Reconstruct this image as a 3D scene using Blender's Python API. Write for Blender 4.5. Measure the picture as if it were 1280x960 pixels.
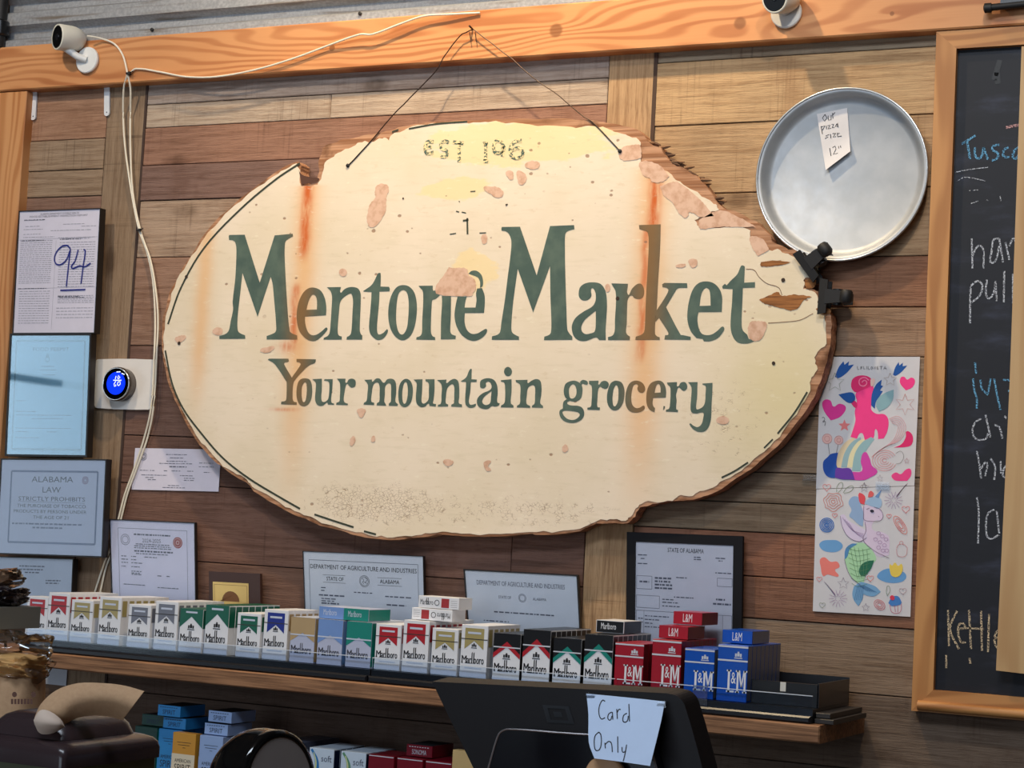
import bpy, bmesh, math, random
from mathutils import Vector, Matrix
from mathutils.geometry import tessellate_polygon

random.seed(7)
sc = bpy.context.scene
COL = sc.collection
for o in list(bpy.data.objects):
    bpy.data.objects.remove(o)

# ------------------------------------------------------------------ camera
F = 2400.0                      # focal length in pixels of the 1280x960 frame
CX, CY = 640.0, 480.0
_X = -Vector((-4360 - CX, -(399 - CY), -F)).normalized()
_Z = Vector((1732 - CX, -(-27500 - CY), -F)).normalized()
_Z = (_Z - _X * _X.dot(_Z)).normalized()
_Y = _Z.cross(_X)
ROT = Matrix((_X, _Y, _Z))      # camera space -> world space
CAM = Vector((1.69118, -3.51045, 1.55))
cd = bpy.data.cameras.new('camera')
cd.sensor_width = 36.0
cd.lens = F / 1280.0 * 36.0
cd.clip_start = 0.05
cam = bpy.data.objects.new('camera', cd)
cam.matrix_world = Matrix.Translation(CAM) @ ROT.to_4x4()
COL.objects.link(cam)
sc.camera = cam

# ------------------------------------------------------------------ view, world and lights
sc.view_settings.view_transform = 'Standard'
sc.view_settings.look = 'None'
sc.view_settings.gamma = 1.0
sc.view_settings.use_curve_mapping = False
sc.view_settings.exposure = 0.0
W = bpy.data.worlds.new('world')
sc.world = W
W.use_nodes = True
W.node_tree.nodes['Background'].inputs[0].default_value = (0.62, 0.74, 1.0, 1)
W.node_tree.nodes['Background'].inputs[1].default_value = 0.30


def light(name, kind, loc, target, energy, color, **kw):
    ld = bpy.data.lights.new(name, kind)
    ld.energy = energy
    ld.color = color
    for k, v in kw.items():
        setattr(ld, k, v)
    o = bpy.data.objects.new(name, ld)
    o.location = loc
    o.rotation_euler = (Vector(target) - Vector(loc)).to_track_quat('-Z', 'Y').to_euler()
    COL.objects.link(o)
    return o


# warm ceiling spots over the sign
light('ceiling_spot_main', 'SPOT', (-0.02, -0.72, 3.62), (-0.02, 0.0, 2.15), 142, (1.0, 0.78, 0.50),
      spot_size=math.radians(88), spot_blend=1.0, shadow_soft_size=0.035)
light('ceiling_spot_right', 'SPOT', (1.25, -1.5, 3.62), (0.75, 0.0, 2.0), 55, (1.0, 0.84, 0.64),
      spot_size=math.radians(75), spot_blend=1.0, shadow_soft_size=0.06)
light('ceiling_spot_left', 'SPOT', (-1.2, -1.5, 3.62), (-1.1, 0.0, 2.1), 75, (1.0, 0.84, 0.64),
      spot_size=math.radians(75), spot_blend=1.0, shadow_soft_size=0.06)
# daylight entering through the shop windows behind and beside the camera
light('daylight_front', 'AREA', (0.4, -6.9, 1.75), (0.2, 0, 1.4), 55, (0.72, 0.85, 1.0),
      shape='RECTANGLE', size=3.4, size_y=1.9)
light('daylight_left', 'AREA', (-4.9, -4.6, 1.75), (0, -2.5, 1.5), 34, (0.72, 0.87, 1.0),
      shape='RECTANGLE', size=2.6, size_y=1.9)
# cool ceiling panel over the customers' side of the counter
light('ceiling_panel', 'AREA', (0.7, -2.9, 3.72), (0.1, 0, 1.3), 68, (0.77, 0.87, 1.0),
      shape='RECTANGLE', size=1.6, size_y=0.7)


# ------------------------------------------------------------------ pixel helpers
def ray(px, py):
    return ROT @ Vector((px - CX, -(py - CY), -F))


def P(px, py, Y=0.0):
    d = ray(px, py)
    return CAM + d * ((Y - CAM.y) / d.y)


def PZ(px, py, z):
    d = ray(px, py)
    return CAM + d * ((z - CAM.z) / d.z)


def zz(px, py, Y=0.0):
    return P(px, py, Y).z


def xx(px, py, Y=0.0):
    return P(px, py, Y).x


def crop(ox, oy, s):
    return lambda x, y: (ox + x / s, oy + y / s)


# ------------------------------------------------------------------ materials
def lin(c):
    c = c / 255.0
    return c / 12.92 if c <= 0.04045 else ((c + 0.055) / 1.055) ** 2.4


def rgb(r, g, b, a=1.0):
    return (lin(r), lin(g), lin(b), a)


class NT:
    """small node-tree writer"""
    def __init__(self, name):
        self.m = bpy.data.materials.new(name)
        self.m.use_nodes = True
        self.t = self.m.node_tree
        self.n = self.t.nodes
        self.b = self.n['Principled BSDF']
        self.out = self.n['Material Output']

    def node(self, typ, **kw):
        nd = self.n.new(typ)
        for k, v in kw.items():
            setattr(nd, k, v)
        return nd

    def put(self, sock, v):
        if hasattr(v, 'is_output') or isinstance(v, bpy.types.NodeSocket):
            self.t.links.new(v, sock)
        elif v is not None:
            if isinstance(v, tuple) and sock.type == 'VECTOR':
                v = v[:3]
            sock.default_value = v

    def math(self, op, a, b=None, c=None, clamp=False):
        nd = self.node('ShaderNodeMath', operation=op, use_clamp=clamp)
        self.put(nd.inputs[0], a)
        if b is not None:
            self.put(nd.inputs[1], b)
        if c is not None:
            self.put(nd.inputs[2], c)
        return nd.outputs[0]

    def mix(self, fac, a, b, blend='MIX'):
        nd = self.node('ShaderNodeMix', data_type='RGBA', blend_type=blend)
        self.put(nd.inputs[0], fac)
        self.put(nd.inputs[6], a)
        self.put(nd.inputs[7], b)
        return nd.outputs[2]

    def pos(self):
        return self.node('ShaderNodeNewGeometry').outputs['Position']

    def sep(self, v):
        nd = self.node('ShaderNodeSeparateXYZ')
        self.put(nd.inputs[0], v)
        return nd.outputs

    def comb(self, x, y, z):
        nd = self.node('ShaderNodeCombineXYZ')
        for i, v in enumerate((x, y, z)):
            self.put(nd.inputs[i], v)
        return nd.outputs[0]

    def noise(self, vec, scale, detail=3.0, rough=0.55, dist=0.0):
        nd = self.node('ShaderNodeTexNoise')
        self.put(nd.inputs['Vector'], vec)
        nd.inputs['Scale'].default_value = scale
        nd.inputs['Detail'].default_value = detail
        nd.inputs['Roughness'].default_value = rough
        nd.inputs['Distortion'].default_value = dist
        return nd.outputs['Fac']

    def vor(self, vec, scale, feature='F1', rnd=1.0):
        nd = self.node('ShaderNodeTexVoronoi', feature=feature)
        self.put(nd.inputs['Vector'], vec)
        nd.inputs['Scale'].default_value = scale
        nd.inputs['Randomness'].default_value = rnd
        return nd.outputs['Distance']

    def ramp(self, fac, stops):
        nd = self.node('ShaderNodeValToRGB')
        self.put(nd.inputs[0], fac)
        cr = nd.color_ramp
        while len(cr.elements) > 1:
            cr.elements.remove(cr.elements[-1])
        cr.elements[0].position = stops[0][0]
        cr.elements[0].color = stops[0][1]
        for p, c in stops[1:]:
            e = cr.elements.new(p)
            e.color = c
        return nd.outputs[0]

    def step(self, v, a, b):
        """0 at a, 1 at b, smooth"""
        nd = self.node('ShaderNodeMapRange', interpolation_type='SMOOTHSTEP')
        self.put(nd.inputs[0], v)
        nd.inputs[1].default_value = a
        nd.inputs[2].default_value = b
        nd.inputs[3].default_value = 0.0
        nd.inputs[4].default_value = 1.0
        return nd.outputs[0]

    def gauss(self, v, c, w):
        d = self.math('DIVIDE', self.math('SUBTRACT', v, c), w)
        return self.math('POWER', 2.718, self.math('MULTIPLY', self.math('MULTIPLY', d, d), -1.0))

    def bump(self, h, strength=0.3, dist=0.002):
        nd = self.node('ShaderNodeBump')
        nd.inputs['Strength'].default_value = strength
        nd.inputs['Distance'].default_value = dist
        self.put(nd.inputs['Height'], h)
        self.t.links.new(nd.outputs[0], self.b.inputs['Normal'])

    def color(self, v):
        self.put(self.b.inputs['Base Color'], v)

    def set(self, rough=0.5, metal=0.0, spec=0.5, coat=0.0):
        self.b.inputs['Roughness'].default_value = rough
        self.b.inputs['Metallic'].default_value = metal
        self.b.inputs['Specular IOR Level'].default_value = spec
        self.b.inputs['Coat Weight'].default_value = coat
        return self.m


MATS = {}


def plain(r, g, b, rough=0.55, metal=0.0, spec=0.5, coat=0.0, var=0.06, bump=0.0):
    """a plain surface with a faint procedural mottling"""
    key = (r, g, b, rough, metal, spec, coat, bump)
    if key in MATS:
        return MATS[key]
    k = NT('surface_%d_%d_%d' % (r, g, b))
    c = rgb(r, g, b)
    nz = k.noise(k.pos(), 45.0, 4.0)
    lo = tuple(x * (1 - var) for x in c[:3]) + (1,)
    hi = tuple(min(1, x * (1 + var)) for x in c[:3]) + (1,)
    k.color(k.mix(nz, lo, hi))
    if bump:
        k.bump(k.noise(k.pos(), 160.0, 3.0), bump, 0.001)
    MATS[key] = k.set(rough, metal, spec, coat)
    return MATS[key]


def plank_mat(name, vertical=False):
    k = NT(name)
    oi = k.node('ShaderNodeObjectInfo')
    s = k.sep(k.pos())
    a, b = (s[2], s[0]) if vertical else (s[0], s[2])
    off = k.math('MULTIPLY', oi.outputs['Random'], 37.0)
    v1 = k.comb(k.math('ADD', k.math('MULTIPLY', a, 1.6), off), off, k.math('MULTIPLY', b, 42.0))
    grain = k.noise(v1, 3.0, 6.0, 0.62, 0.35)
    v2 = k.comb(k.math('ADD', k.math('MULTIPLY', a, 5.0), off), off, k.math('MULTIPLY', b, 3.0))
    blot = k.noise(v2, 1.3, 3.0)
    v3 = k.comb(k.math('ADD', k.math('MULTIPLY', a, 130.0), off), 0.0, k.math('MULTIPLY', b, 3.5))
    saw = k.noise(v3, 1.0, 2.0)
    sawm = k.math('MULTIPLY', k.step(k.noise(v2, 1.9, 2.0), 0.46, 0.7), k.step(saw, 0.52, 0.72))
    # knots: a warped cell pattern, only the cell cores count
    kv = k.comb(k.math('ADD', k.math('MULTIPLY', a, 3.2), off), off, k.math('MULTIPLY', b, 7.0))
    kd = k.vor(kv, 1.0)
    knot = k.math('SUBTRACT', 1.0, k.step(kd, 0.05, 0.16))
    base = oi.outputs['Color']
    c = k.mix(k.math('MULTIPLY', k.step(grain, 0.40, 0.68), 0.75), base, k.mix(1.0, base, (0.55, 0.48, 0.43, 1), 'MULTIPLY'))
    c = k.mix(k.math('MULTIPLY', k.step(blot, 0.42, 0.78), 0.38), c, k.mix(1.0, base, (1.22, 1.18, 1.12, 1), 'MULTIPLY'))
    c = k.mix(k.math('MULTIPLY', k.step(blot, 0.45, 0.2), 0.35), c, k.mix(1.0, base, (0.62, 0.56, 0.52, 1), 'MULTIPLY'))
    c = k.mix(k.math('MULTIPLY', sawm, 0.75), c, k.mix(1.0, c, (0.55, 0.52, 0.52, 1), 'MULTIPLY'))
    c = k.mix(k.math('MULTIPLY', knot, 0.7), c, k.mix(1.0, base, (0.30, 0.24, 0.2, 1), 'MULTIPLY'))
    fine = k.noise(k.comb(k.math('MULTIPLY', a, 14.0), off, k.math('MULTIPLY', b, 200.0)), 2.0, 4.0, 0.7)
    c = k.mix(k.math('MULTIPLY', k.step(fine, 0.48, 0.68), 0.6), c, k.mix(1.0, c, (0.6, 0.54, 0.5, 1), 'MULTIPLY'))
    big = k.noise(k.comb(k.math('MULTIPLY', a, 7.0), off, k.math('MULTIPLY', b, 5.0)), 1.1, 4.0, 0.7)
    c = k.mix(k.math('MULTIPLY', k.step(big, 0.48, 0.66), 0.4), c, k.mix(1.0, base, (1.02, 1.0, 0.98, 1), 'MULTIPLY'))
    c = k.mix(k.math('MULTIPLY', k.step(big, 0.46, 0.3), 0.45), c, k.mix(1.0, base, (0.62, 0.52, 0.46, 1), 'MULTIPLY'))
    k.color(c)
    k.bump(k.math('ADD', k.math('ADD', grain, fine), k.math('MULTIPLY', sawm, -0.3)), 0.6, 0.0022)
    return k.set(0.72, 0, 0.25)


M_PLANK = plank_mat('reclaimed_plank')
M_PLANKV = plank_mat('reclaimed_plank_upright', True)


def timber_mat(name, light_c, dark_c, knots=(), vertical=False, freq=1.0):
    """planed softwood with growth rings that bend round its knots"""
    k = NT(name)
    s = k.sep(k.pos())
    a, b = (s[2], s[0]) if vertical else (s[0], s[2])
    warp = k.noise(k.comb(k.math('MULTIPLY', a, 0.55), 0.0, k.math('MULTIPLY', b, 3.2)), 1.9, 2.5, 0.5)
    coord = k.math('ADD', k.math('MULTIPLY', b, 0.55), k.math('MULTIPLY', warp, 0.20))
    core = None
    for (ka, kb, r) in knots:
        da = k.math('DIVIDE', k.math('SUBTRACT', a, ka), r * 2.4)
        db = k.math('DIVIDE', k.math('SUBTRACT', b, kb), r)
        d2 = k.math('ADD', k.math('MULTIPLY', da, da), k.math('MULTIPLY', db, db))
        g = k.math('POWER', 2.718, k.math('MULTIPLY', d2, -0.35))
        coord = k.math('ADD', coord, k.math('MULTIPLY', g, k.math('MULTIPLY', db, r * 0.9)))
        da2 = k.math('DIVIDE', k.math('SUBTRACT', a, ka), r)
        d3 = k.math('ADD', k.math('MULTIPLY', da2, da2), k.math('MULTIPLY', db, db))
        cc = k.math('SUBTRACT', 1.0, k.step(d3, 0.25, 0.75))
        core = cc if core is None else k.math('MAXIMUM', core, cc)
    ring = k.math('SINE', k.math('MULTIPLY', coord, 520.0 * freq))
    ring = k.step(ring, -0.5, 0.95)
    fine = k.noise(k.comb(k.math('MULTIPLY', a, 3.0), 0.0, k.math('MULTIPLY', b, 160.0)), 2.0, 4.0)
    blot = k.noise(k.comb(k.math('MULTIPLY', a, 2.0), 0.0, k.math('MULTIPLY', b, 6.0)), 2.0, 2.0)
    c = k.mix(k.math('MULTIPLY', ring, k.math('MULTIPLY', k.step(k.noise(k.comb(k.math('MULTIPLY', a, 1.5), 0.0, k.math('MULTIPLY', b, 9.0)), 1.7, 2.0), 0.1, 0.65), 0.72)), light_c, dark_c)
    c = k.mix(k.math('MULTIPLY', fine, 0.35), c, k.mix(1.0, c, (0.80, 0.72, 0.62, 1), 'MULTIPLY'))
    c = k.mix(k.math('MULTIPLY', k.step(blot, 0.4, 0.75), 0.5), c, k.mix(1.0, c, (0.88, 0.76, 0.66, 1), 'MULTIPLY'))
    if core is not None:
        c = k.mix(k.math('MULTIPLY', core, 0.75), c, rgb(128, 78, 42))
    k.color(c)
    k.bump(k.math('ADD', ring, fine), 0.12, 0.001)
    return k.set(0.5, 0, 0.35)


def glass_mat(name, tint=(1, 1, 1, 1), ior=1.45, extra=0.0, rough=0.02):
    """thin pane: clear with a fresnel reflection"""
    k = NT(name)
    tr = k.node('ShaderNodeBsdfTransparent')
    tr.inputs[0].default_value = tint
    gl = k.node('ShaderNodeBsdfGlossy')
    gl.inputs['Roughness'].default_value = rough
    fr = k.node('ShaderNodeFresnel')
    fr.inputs[0].default_value = ior
    fac = k.math('ADD', fr.outputs[0], extra, clamp=True) if extra else fr.outputs[0]
    mx = k.node('ShaderNodeMixShader')
    k.put(mx.inputs[0], fac)
    k.t.links.new(tr.outputs[0], mx.inputs[1])
    k.t.links.new(gl.outputs[0], mx.inputs[2])
    k.t.links.new(mx.outputs[0], k.out.inputs[0])
    return k.m


M_GLASS = glass_mat('picture_glass', (0.97, 0.98, 0.99, 1), 1.22)
M_GLASS_REFL_TINT = glass_mat('reflection_tinted_glass', (0.80, 0.92, 0.97, 1), 1.5, 0.03, 0.03)  # blue window reflection put into the tint of this pane
M_GLASS_STRONG = glass_mat('bright_picture_glass', (0.93, 0.95, 0.98, 1), 1.36, 0.0, 0.02)
M_ACRYL = glass_mat('clear_acrylic', (0.90, 0.95, 1.0, 1), 1.33, 0.0, 0.05)
M_FILM = glass_mat('clear_plastic_film', (0.95, 0.96, 0.97, 1), 1.38, 0.02, 0.12)

M_WHITE = plain(236, 236, 238, 0.5)
M_INK = plain(26, 26, 32, 0.6)
M_INK_GREY = plain(96, 98, 112, 0.7)
M_INK_PALE = plain(150, 150, 165, 0.7)
M_BLACK = plain(14, 14, 16, 0.35)
M_BLACKP = plain(18, 19, 23, 0.42)
M_PAPER = plain(222, 222, 230, 0.75)
M_PAPER_W = plain(212, 210, 213, 0.75)
M_RUBBER = plain(20, 18, 18, 0.6)


# ------------------------------------------------------------------ mesh helpers
class MB:
    def __init__(self):
        self.v, self.f, self.s = [], [], []

    def add(self, vs, fs, smooth=False):
        o = len(self.v)
        self.v += [Vector(p) for p in vs]
        self.f += [tuple(i + o for i in f) for f in fs]
        self.s += [smooth] * len(fs)
        return self

    def box(self, x0, x1, y0, y1, z0, z1):
        vs = [(x, y, z) for z in (z0, z1) for y in (y0, y1) for x in (x0, x1)]
        return self.add(vs, [(0, 2, 3, 1), (4, 5, 7, 6), (0, 1, 5, 4), (2, 6, 7, 3), (0, 4, 6, 2), (1, 3, 7, 5)])

    def cbox(self, x0, x1, y0, y1, z0, z1, c):
        """box with its front edges chamfered (front is -Y)"""
        vs = [(x0 + c, y0, z0 + c), (x1 - c, y0, z0 + c), (x1 - c, y0, z1 - c), (x0 + c, y0, z1 - c),
              (x0, y0 + c, z0), (x1, y0 + c, z0), (x1, y0 + c, z1), (x0, y0 + c, z1),
              (x0, y1, z0), (x1, y1, z0), (x1, y1, z1), (x0, y1, z1)]
        fs = [(0, 1, 2, 3), (8, 11, 10, 9)]
        for i in range(4):
            j = (i + 1) % 4
            fs += [(4 + i, 4 + j, j, i), (8 + i, 8 + j, 4 + j, 4 + i)]
        return self.add(vs, fs)

    def hull8(self, a, b):
        """solid between two quads a and b (lists of four points, same order)"""
        vs = list(a) + list(b)
        fs = [(0, 1, 2, 3), (7, 6, 5, 4)]
        for i in range(4):
            j = (i + 1) % 4
            fs.append((i, i + 4, j + 4, j))
        return self.add(vs, fs)

    def flat(self, loops, fn):
        """filled outline with holes; loops hold 2-D points, fn maps them to 3-D"""
        pts3 = [[Vector((x, y, 0)) for x, y in lp] for lp in loops]
        tri = tessellate_polygon(pts3)
        allp = [p for lp in loops for p in lp]
        return self.add([fn(*p) for p in allp], [tuple(t) for t in tri])

    def prism(self, loops, fn_front, fn_back, back=True):
        pts3 = [[Vector((x, y, 0)) for x, y in lp] for lp in loops]
        tri = tessellate_polygon(pts3)
        allp = [p for lp in loops for p in lp]
        n = len(allp)
        self.add([fn_front(*p) for p in allp] + [fn_back(*p) for p in allp],
                 [tuple(t) for t in tri] + ([tuple(i + n for i in reversed(t)) for t in tri] if back else []))
        o = 0
        for lp in loops:
            m = len(lp)
            vs = [fn_front(*p) for p in lp] + [fn_back(*p) for p in lp]
            self.add(vs, [(i, (i + 1) % m, m + (i + 1) % m, m + i) for i in range(m)])
        return self

    def tube(self, pts, r, n=8, caps=True):
        pts = [Vector(p) for p in pts]
        rings = []
        up = Vector((0, 0, 1))
        for i, p in enumerate(pts):
            d = (pts[min(i + 1, len(pts) - 1)] - pts[max(i - 1, 0)]).normalized()
            u = d.cross(up)
            if u.length < 1e-3:
                u = d.cross(Vector((0, 1, 0)))
            u.normalize()
            w = u.cross(d).normalized()
            rr = r[i] if isinstance(r, (list, tuple)) else r
            rings.append([p + (u * math.cos(t) + w * math.sin(t)) * rr for t in [2 * math.pi * k / n for k in range(n)]])
        vs = [q for rg in rings for q in rg]
        fs = []
        for i in range(len(pts) - 1):
            for k in range(n):
                fs.append((i * n + k, i * n + (k + 1) % n, (i + 1) * n + (k + 1) % n, (i + 1) * n + k))
        self.add(vs, fs, True)
        if caps:
            self.add(rings[0], [tuple(range(n))])
            self.add(rings[-1], [tuple(reversed(range(n)))])
        return self

    def lathe(self, prof, c, axis, n=32, smooth=True, caps=True):
        """profile [(radius, height along axis)] turned round axis through c"""
        axis = Vector(axis).normalized()
        u = axis.orthogonal().normalized()
        w = axis.cross(u)
        c = Vector(c)
        rings = [[c + axis * h + (u * math.cos(2 * math.pi * k / n) + w * math.sin(2 * math.pi * k / n)) * r
                  for k in range(n)] for r, h in prof]
        vs = [q for rg in rings for q in rg]
        fs = []
        for i in range(len(prof) - 1):
            for k in range(n):
                fs.append((i * n + k, i * n + (k + 1) % n, (i + 1) * n + (k + 1) % n, (i + 1) * n + k))
        self.add(vs, fs, smooth)
        if caps and prof[0][0] > 1e-6:
            self.add(rings[0], [tuple(reversed(range(n)))])
        if caps and prof[-1][0] > 1e-6:
            self.add(rings[-1], [tuple(range(n))])
        return self

    def ribbon(self, pts, w, nrm=(0, -1, 0), lift=0.0):
        pts = [Vector(p) for p in pts]
        nrm = Vector(nrm).normalized()
        L, R = [], []
        for i, p in enumerate(pts):
            d = (pts[min(i + 1, len(pts) - 1)] - pts[max(i - 1, 0)])
            if d.length < 1e-9:
                d = Vector((1, 0, 0))
            sd = d.normalized().cross(nrm).normalized()
            ww = w[i] if isinstance(w, (list, tuple)) else w
            L.append(p + sd * ww / 2 + nrm * lift)
            R.append(p - sd * ww / 2 + nrm * lift)
        n = len(pts)
        return self.add(L + R, [(i, i + 1, n + i + 1, n + i) for i in range(n - 1)])

    def build(self, name, mat, parent=None, label=None, kind=None, shade=None, origin=None):
        me = bpy.data.meshes.new(name)
        base = wloc(parent)
        if parent is None and origin is not None:
            base = Vector(origin)
        me.from_pydata([tuple(v - base) for v in self.v], [], self.f)
        me.update()
        bm = bmesh.new()
        bm.from_mesh(me)
        bmesh.ops.remove_doubles(bm, verts=bm.verts, dist=1e-7)
        bmesh.ops.recalc_face_normals(bm, faces=bm.faces)
        bm.to_mesh(me)
        bm.free()
        if shade or (shade is None and any(self.s)):
            if all(self.s) or shade:
                me.polygons.foreach_set('use_smooth', [True] * len(me.polygons))
            else:
                me.set_sharp_from_angle(angle=math.radians(40)) if hasattr(me, 'set_sharp_from_angle') else None
                me.polygons.foreach_set('use_smooth', [True] * len(me.polygons))
        me.materials.append(mat)
        o = bpy.data.objects.new(name, me)
        COL.objects.link(o)
        if parent is not None:
            o.parent = parent
        elif origin is not None:
            o.location = base
        if label:
            o['label'] = label
        if kind is None and parent is not None and name in ('small_print', 'bold_print', 'form_line', 'flake_mark', 'handwriting', 'chalk_mark', 'chalk_word', 'faded_words', 'drawn_line', 'lettering', 'crack', 'written_name', 'digits'):
            kind = 'stuff'      # too small to pick apart
        if kind:
            o['kind'] = kind
        return o


def wloc(o):
    v = Vector((0, 0, 0))
    while o is not None:
        v += o.location
        o = o.parent
    return v


def tag(o, label, cat, group=None):
    o['label'] = label
    o['category'] = cat
    if group:
        o['group'] = group
    return o


def thing(name, loc, label, cat, group=None):
    o = bpy.data.objects.new(name, None)
    o.empty_display_size = 0.03
    COL.objects.link(o)
    o.location = loc
    return tag(o, label, cat, group)


def spline(pts, closed=True, sub=5):
    """smooth outline; points whose third value is 1 stay corners"""
    n = len(pts)
    out = []
    rng = range(n) if closed else range(n - 1)
    for i in rng:
        p1, p2 = pts[i], pts[(i + 1) % n]
        out.append((p1[0], p1[1]))
        if p1[2] and p2[2]:
            continue
        p0, p3 = pts[(i - 1) % n], pts[(i + 2) % n]
        if not closed and i == 0:
            p0 = p1
        if not closed and i == n - 2:
            p3 = p2
        L = math.hypot(p2[0] - p1[0], p2[1] - p1[1])

        def tang(a, b, c, corner):
            if corner:
                return (p2[0] - p1[0], p2[1] - p1[1])
            t = (c[0] - a[0], c[1] - a[1])
            m = math.hypot(*t) or 1
            return (t[0] / m * L, t[1] / m * L)
        t1 = tang(p0, p1, p2, p1[2])
        t2 = tang(p1, p2, p3, p2[2])
        for k in range(1, sub):
            t = k / sub
            h1, h2 = 2 * t**3 - 3 * t**2 + 1, -2 * t**3 + 3 * t**2
            h3, h4 = t**3 - 2 * t**2 + t, t**3 - t**2
            out.append((h1 * p1[0] + h2 * p2[0] + h3 * t1[0] + h4 * t2[0],
                        h1 * p1[1] + h2 * p2[1] + h3 * t1[1] + h4 * t2[1]))
    if not closed:
        out.append((pts[-1][0], pts[-1][1]))
    return out


def parse(s, cr=None):
    r = []
    for w in s.split():
        c = w.endswith('c')
        x, y = w.rstrip('c').split(',')
        x, y = float(x), float(y)
        if cr:
            x, y = cr(x, y)
        r.append((x, y, 1 if c else 0))
    return r


def outline(s, cr=None, sub=5):
    return spline(parse(s, cr), True, sub)


def smooth_line(pts, sub=5):
    return spline([(p[0], p[1], 0) for p in pts], False, sub)


def jag(pts, amp, seed=0, it=2, closed=True):
    rnd = random.Random(seed)
    for k in range(it):
        out = []
        n = len(pts)
        for i in range(n if closed else n - 1):
            a, b = pts[i], pts[(i + 1) % n]
            out.append(a)
            L = math.hypot(b[0] - a[0], b[1] - a[1])
            if L < 2.0:
                continue
            t = rnd.uniform(0.35, 0.65)
            d = rnd.uniform(-1, 1) * min(amp, L * 0.22)
            nx, ny = -(b[1] - a[1]) / L, (b[0] - a[0]) / L
            out.append((a[0] + (b[0] - a[0]) * t + nx * d, a[1] + (b[1] - a[1]) * t + ny * d))
        if not closed:
            out.append(pts[-1])
        pts = out
        amp *= 0.6
    return pts


def onY(Y):
    return lambda px, py: P(px, py, Y)


# text: Blender's built-in face, turned into mesh triangles and mapped where it belongs
_TXT = {}


def text_geo(s):
    if s in _TXT:
        return _TXT[s]
    cu = bpy.data.curves.new('txt', 'FONT')
    cu.body = s
    cu.resolution_u = 2
    o = bpy.data.objects.new('txt', cu)
    COL.objects.link(o)
    dg = bpy.context.evaluated_depsgraph_get()
    me = o.evaluated_get(dg).to_mesh()
    vs = [(v.co.x, v.co.y) for v in me.vertices]
    fs = [tuple(p.vertices) for p in me.polygons]
    o.evaluated_get(dg).to_mesh_clear()
    bpy.data.objects.remove(o)
    bpy.data.curves.remove(cu)
    x0, x1 = min(v[0] for v in vs), max(v[0] for v in vs)
    y1 = max(v[1] for v in vs)
    vs = [((x - x0) / (x1 - x0), y / y1) for x, y in vs]
    _TXT[s] = (vs, fs)
    return _TXT[s]


def text_on(mb, s, fn, u0, u1, vbase, vtop):
    """write s between u0..u1, baseline vbase, capital height up to vtop; fn maps (u,v) to world"""
    vs, fs = text_geo(s)
    mb.add([fn(u0 + (u1 - u0) * x, vbase + (vtop - vbase) * y) for x, y in vs], fs)
    return mb


def quadmap(tl, tr, br, bl):
    nrm = (tr - tl).cross(bl - tl).normalized()
    if nrm.y > 0:
        nrm = -nrm

    def fn(u, v, off=0.0):
        return (tl * (1 - u) + tr * u) * (1 - v) + (bl * (1 - u) + br * u) * v + nrm * off
    fn.n = nrm
    fn.w = ((tr - tl).length + (br - bl).length) / 2
    fn.h = ((bl - tl).length + (br - tr).length) / 2
    return fn


def printed(mb, fn, rows, seed, off=0.0004, hgt=0.006):
    """rows of unreadably small print: broken bars. rows = [(u0,u1,v)]"""
    rnd = random.Random(seed)
    for r in rows:
        u0, u1, v = r[:3]
        h = r[3] if len(r) > 3 else hgt
        u = u0
        while u < u1:
            w = min(rnd.uniform(0.012, 0.05), u1 - u)
            mb.add([fn(u, v - h, off), fn(u + w, v - h, off), fn(u + w, v + h, off), fn(u, v + h, off)], [(0, 1, 2, 3)])
            u += w + rnd.uniform(0.006, 0.012)
    return mb


def rule(mb, fn, u0, v0, u1, v1, w, off=0.0004):
    mb.ribbon([fn(u0, v0, off), fn(u1, v1, off)], w, fn.n)
    return mb


def rect_rule(mb, fn, u0, v0, u1, v1, w, off=0.0004):
    for a in ((u0, v0, u1, v0), (u1, v0, u1, v1), (u1, v1, u0, v1), (u0, v1, u0, v0)):
        rule(mb, fn, *a, w, off)
    return mb


def ring_on(mb, fn, cu, cv, r, w, off=0.0005, n=24):
    """a ring of radius r metres centred at (cu, cv)"""
    ru, rv = r / fn.w, r / fn.h
    pts = [fn(cu + ru * math.cos(2 * math.pi * k / n), cv + rv * math.sin(2 * math.pi * k / n), off) for k in range(n + 1)]
    mb.ribbon(pts, w, fn.n)
    return mb


def disc_on(mb, fn, cu, cv, r, off=0.0005, n=20):
    ru, rv = r / fn.w, r / fn.h
    mb.add([fn(cu + ru * math.cos(2 * math.pi * k / n), cv + rv * math.sin(2 * math.pi * k / n), off) for k in range(n)], [tuple(range(n))])
    return mb


def strokes(mb, lines, fn, w, nrm=(0, -1, 0), smooth=True):
    for ln in lines:
        pts = smooth_line(ln, 4) if smooth and len(ln) > 2 else ln
        mb.ribbon([fn(*p) for p in pts], w, nrm)
    return mb


def structure(o):
    o['kind'] = 'structure'
    return o

# ================================================================== THE SETTING
BY = -0.036                                   # beam front
zb0 = (zz(0, 114, BY) + zz(1162, 38, BY)) / 2   # beam underside
zb1 = (zz(30, 57, BY) + zz(700, 4, BY)) / 2     # beam top
M_DARKWALL = plain(46, 36, 30, 0.85)
M_ROOM = plain(150, 138, 124, 0.8)
M_FLOOR = plain(104, 92, 80, 0.6)

wall = structure(MB().box(-5.0, 4.6, 0.022, 0.12, 0.0, 3.8).build('wall_back', M_DARKWALL))
structure(MB().box(-5.0, 4.6, -7.0, 0.12, -0.08, 0.0).build('floor', M_FLOOR))
structure(MB().box(-5.0, 4.6, -7.0, 0.12, 3.8, 3.9).build('ceiling', plain(120, 104, 88, 0.85)))
structure(MB().box(4.6, 4.7, -7.0, 0.12, 0.0, 3.8).build('wall_right', M_ROOM))


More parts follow.
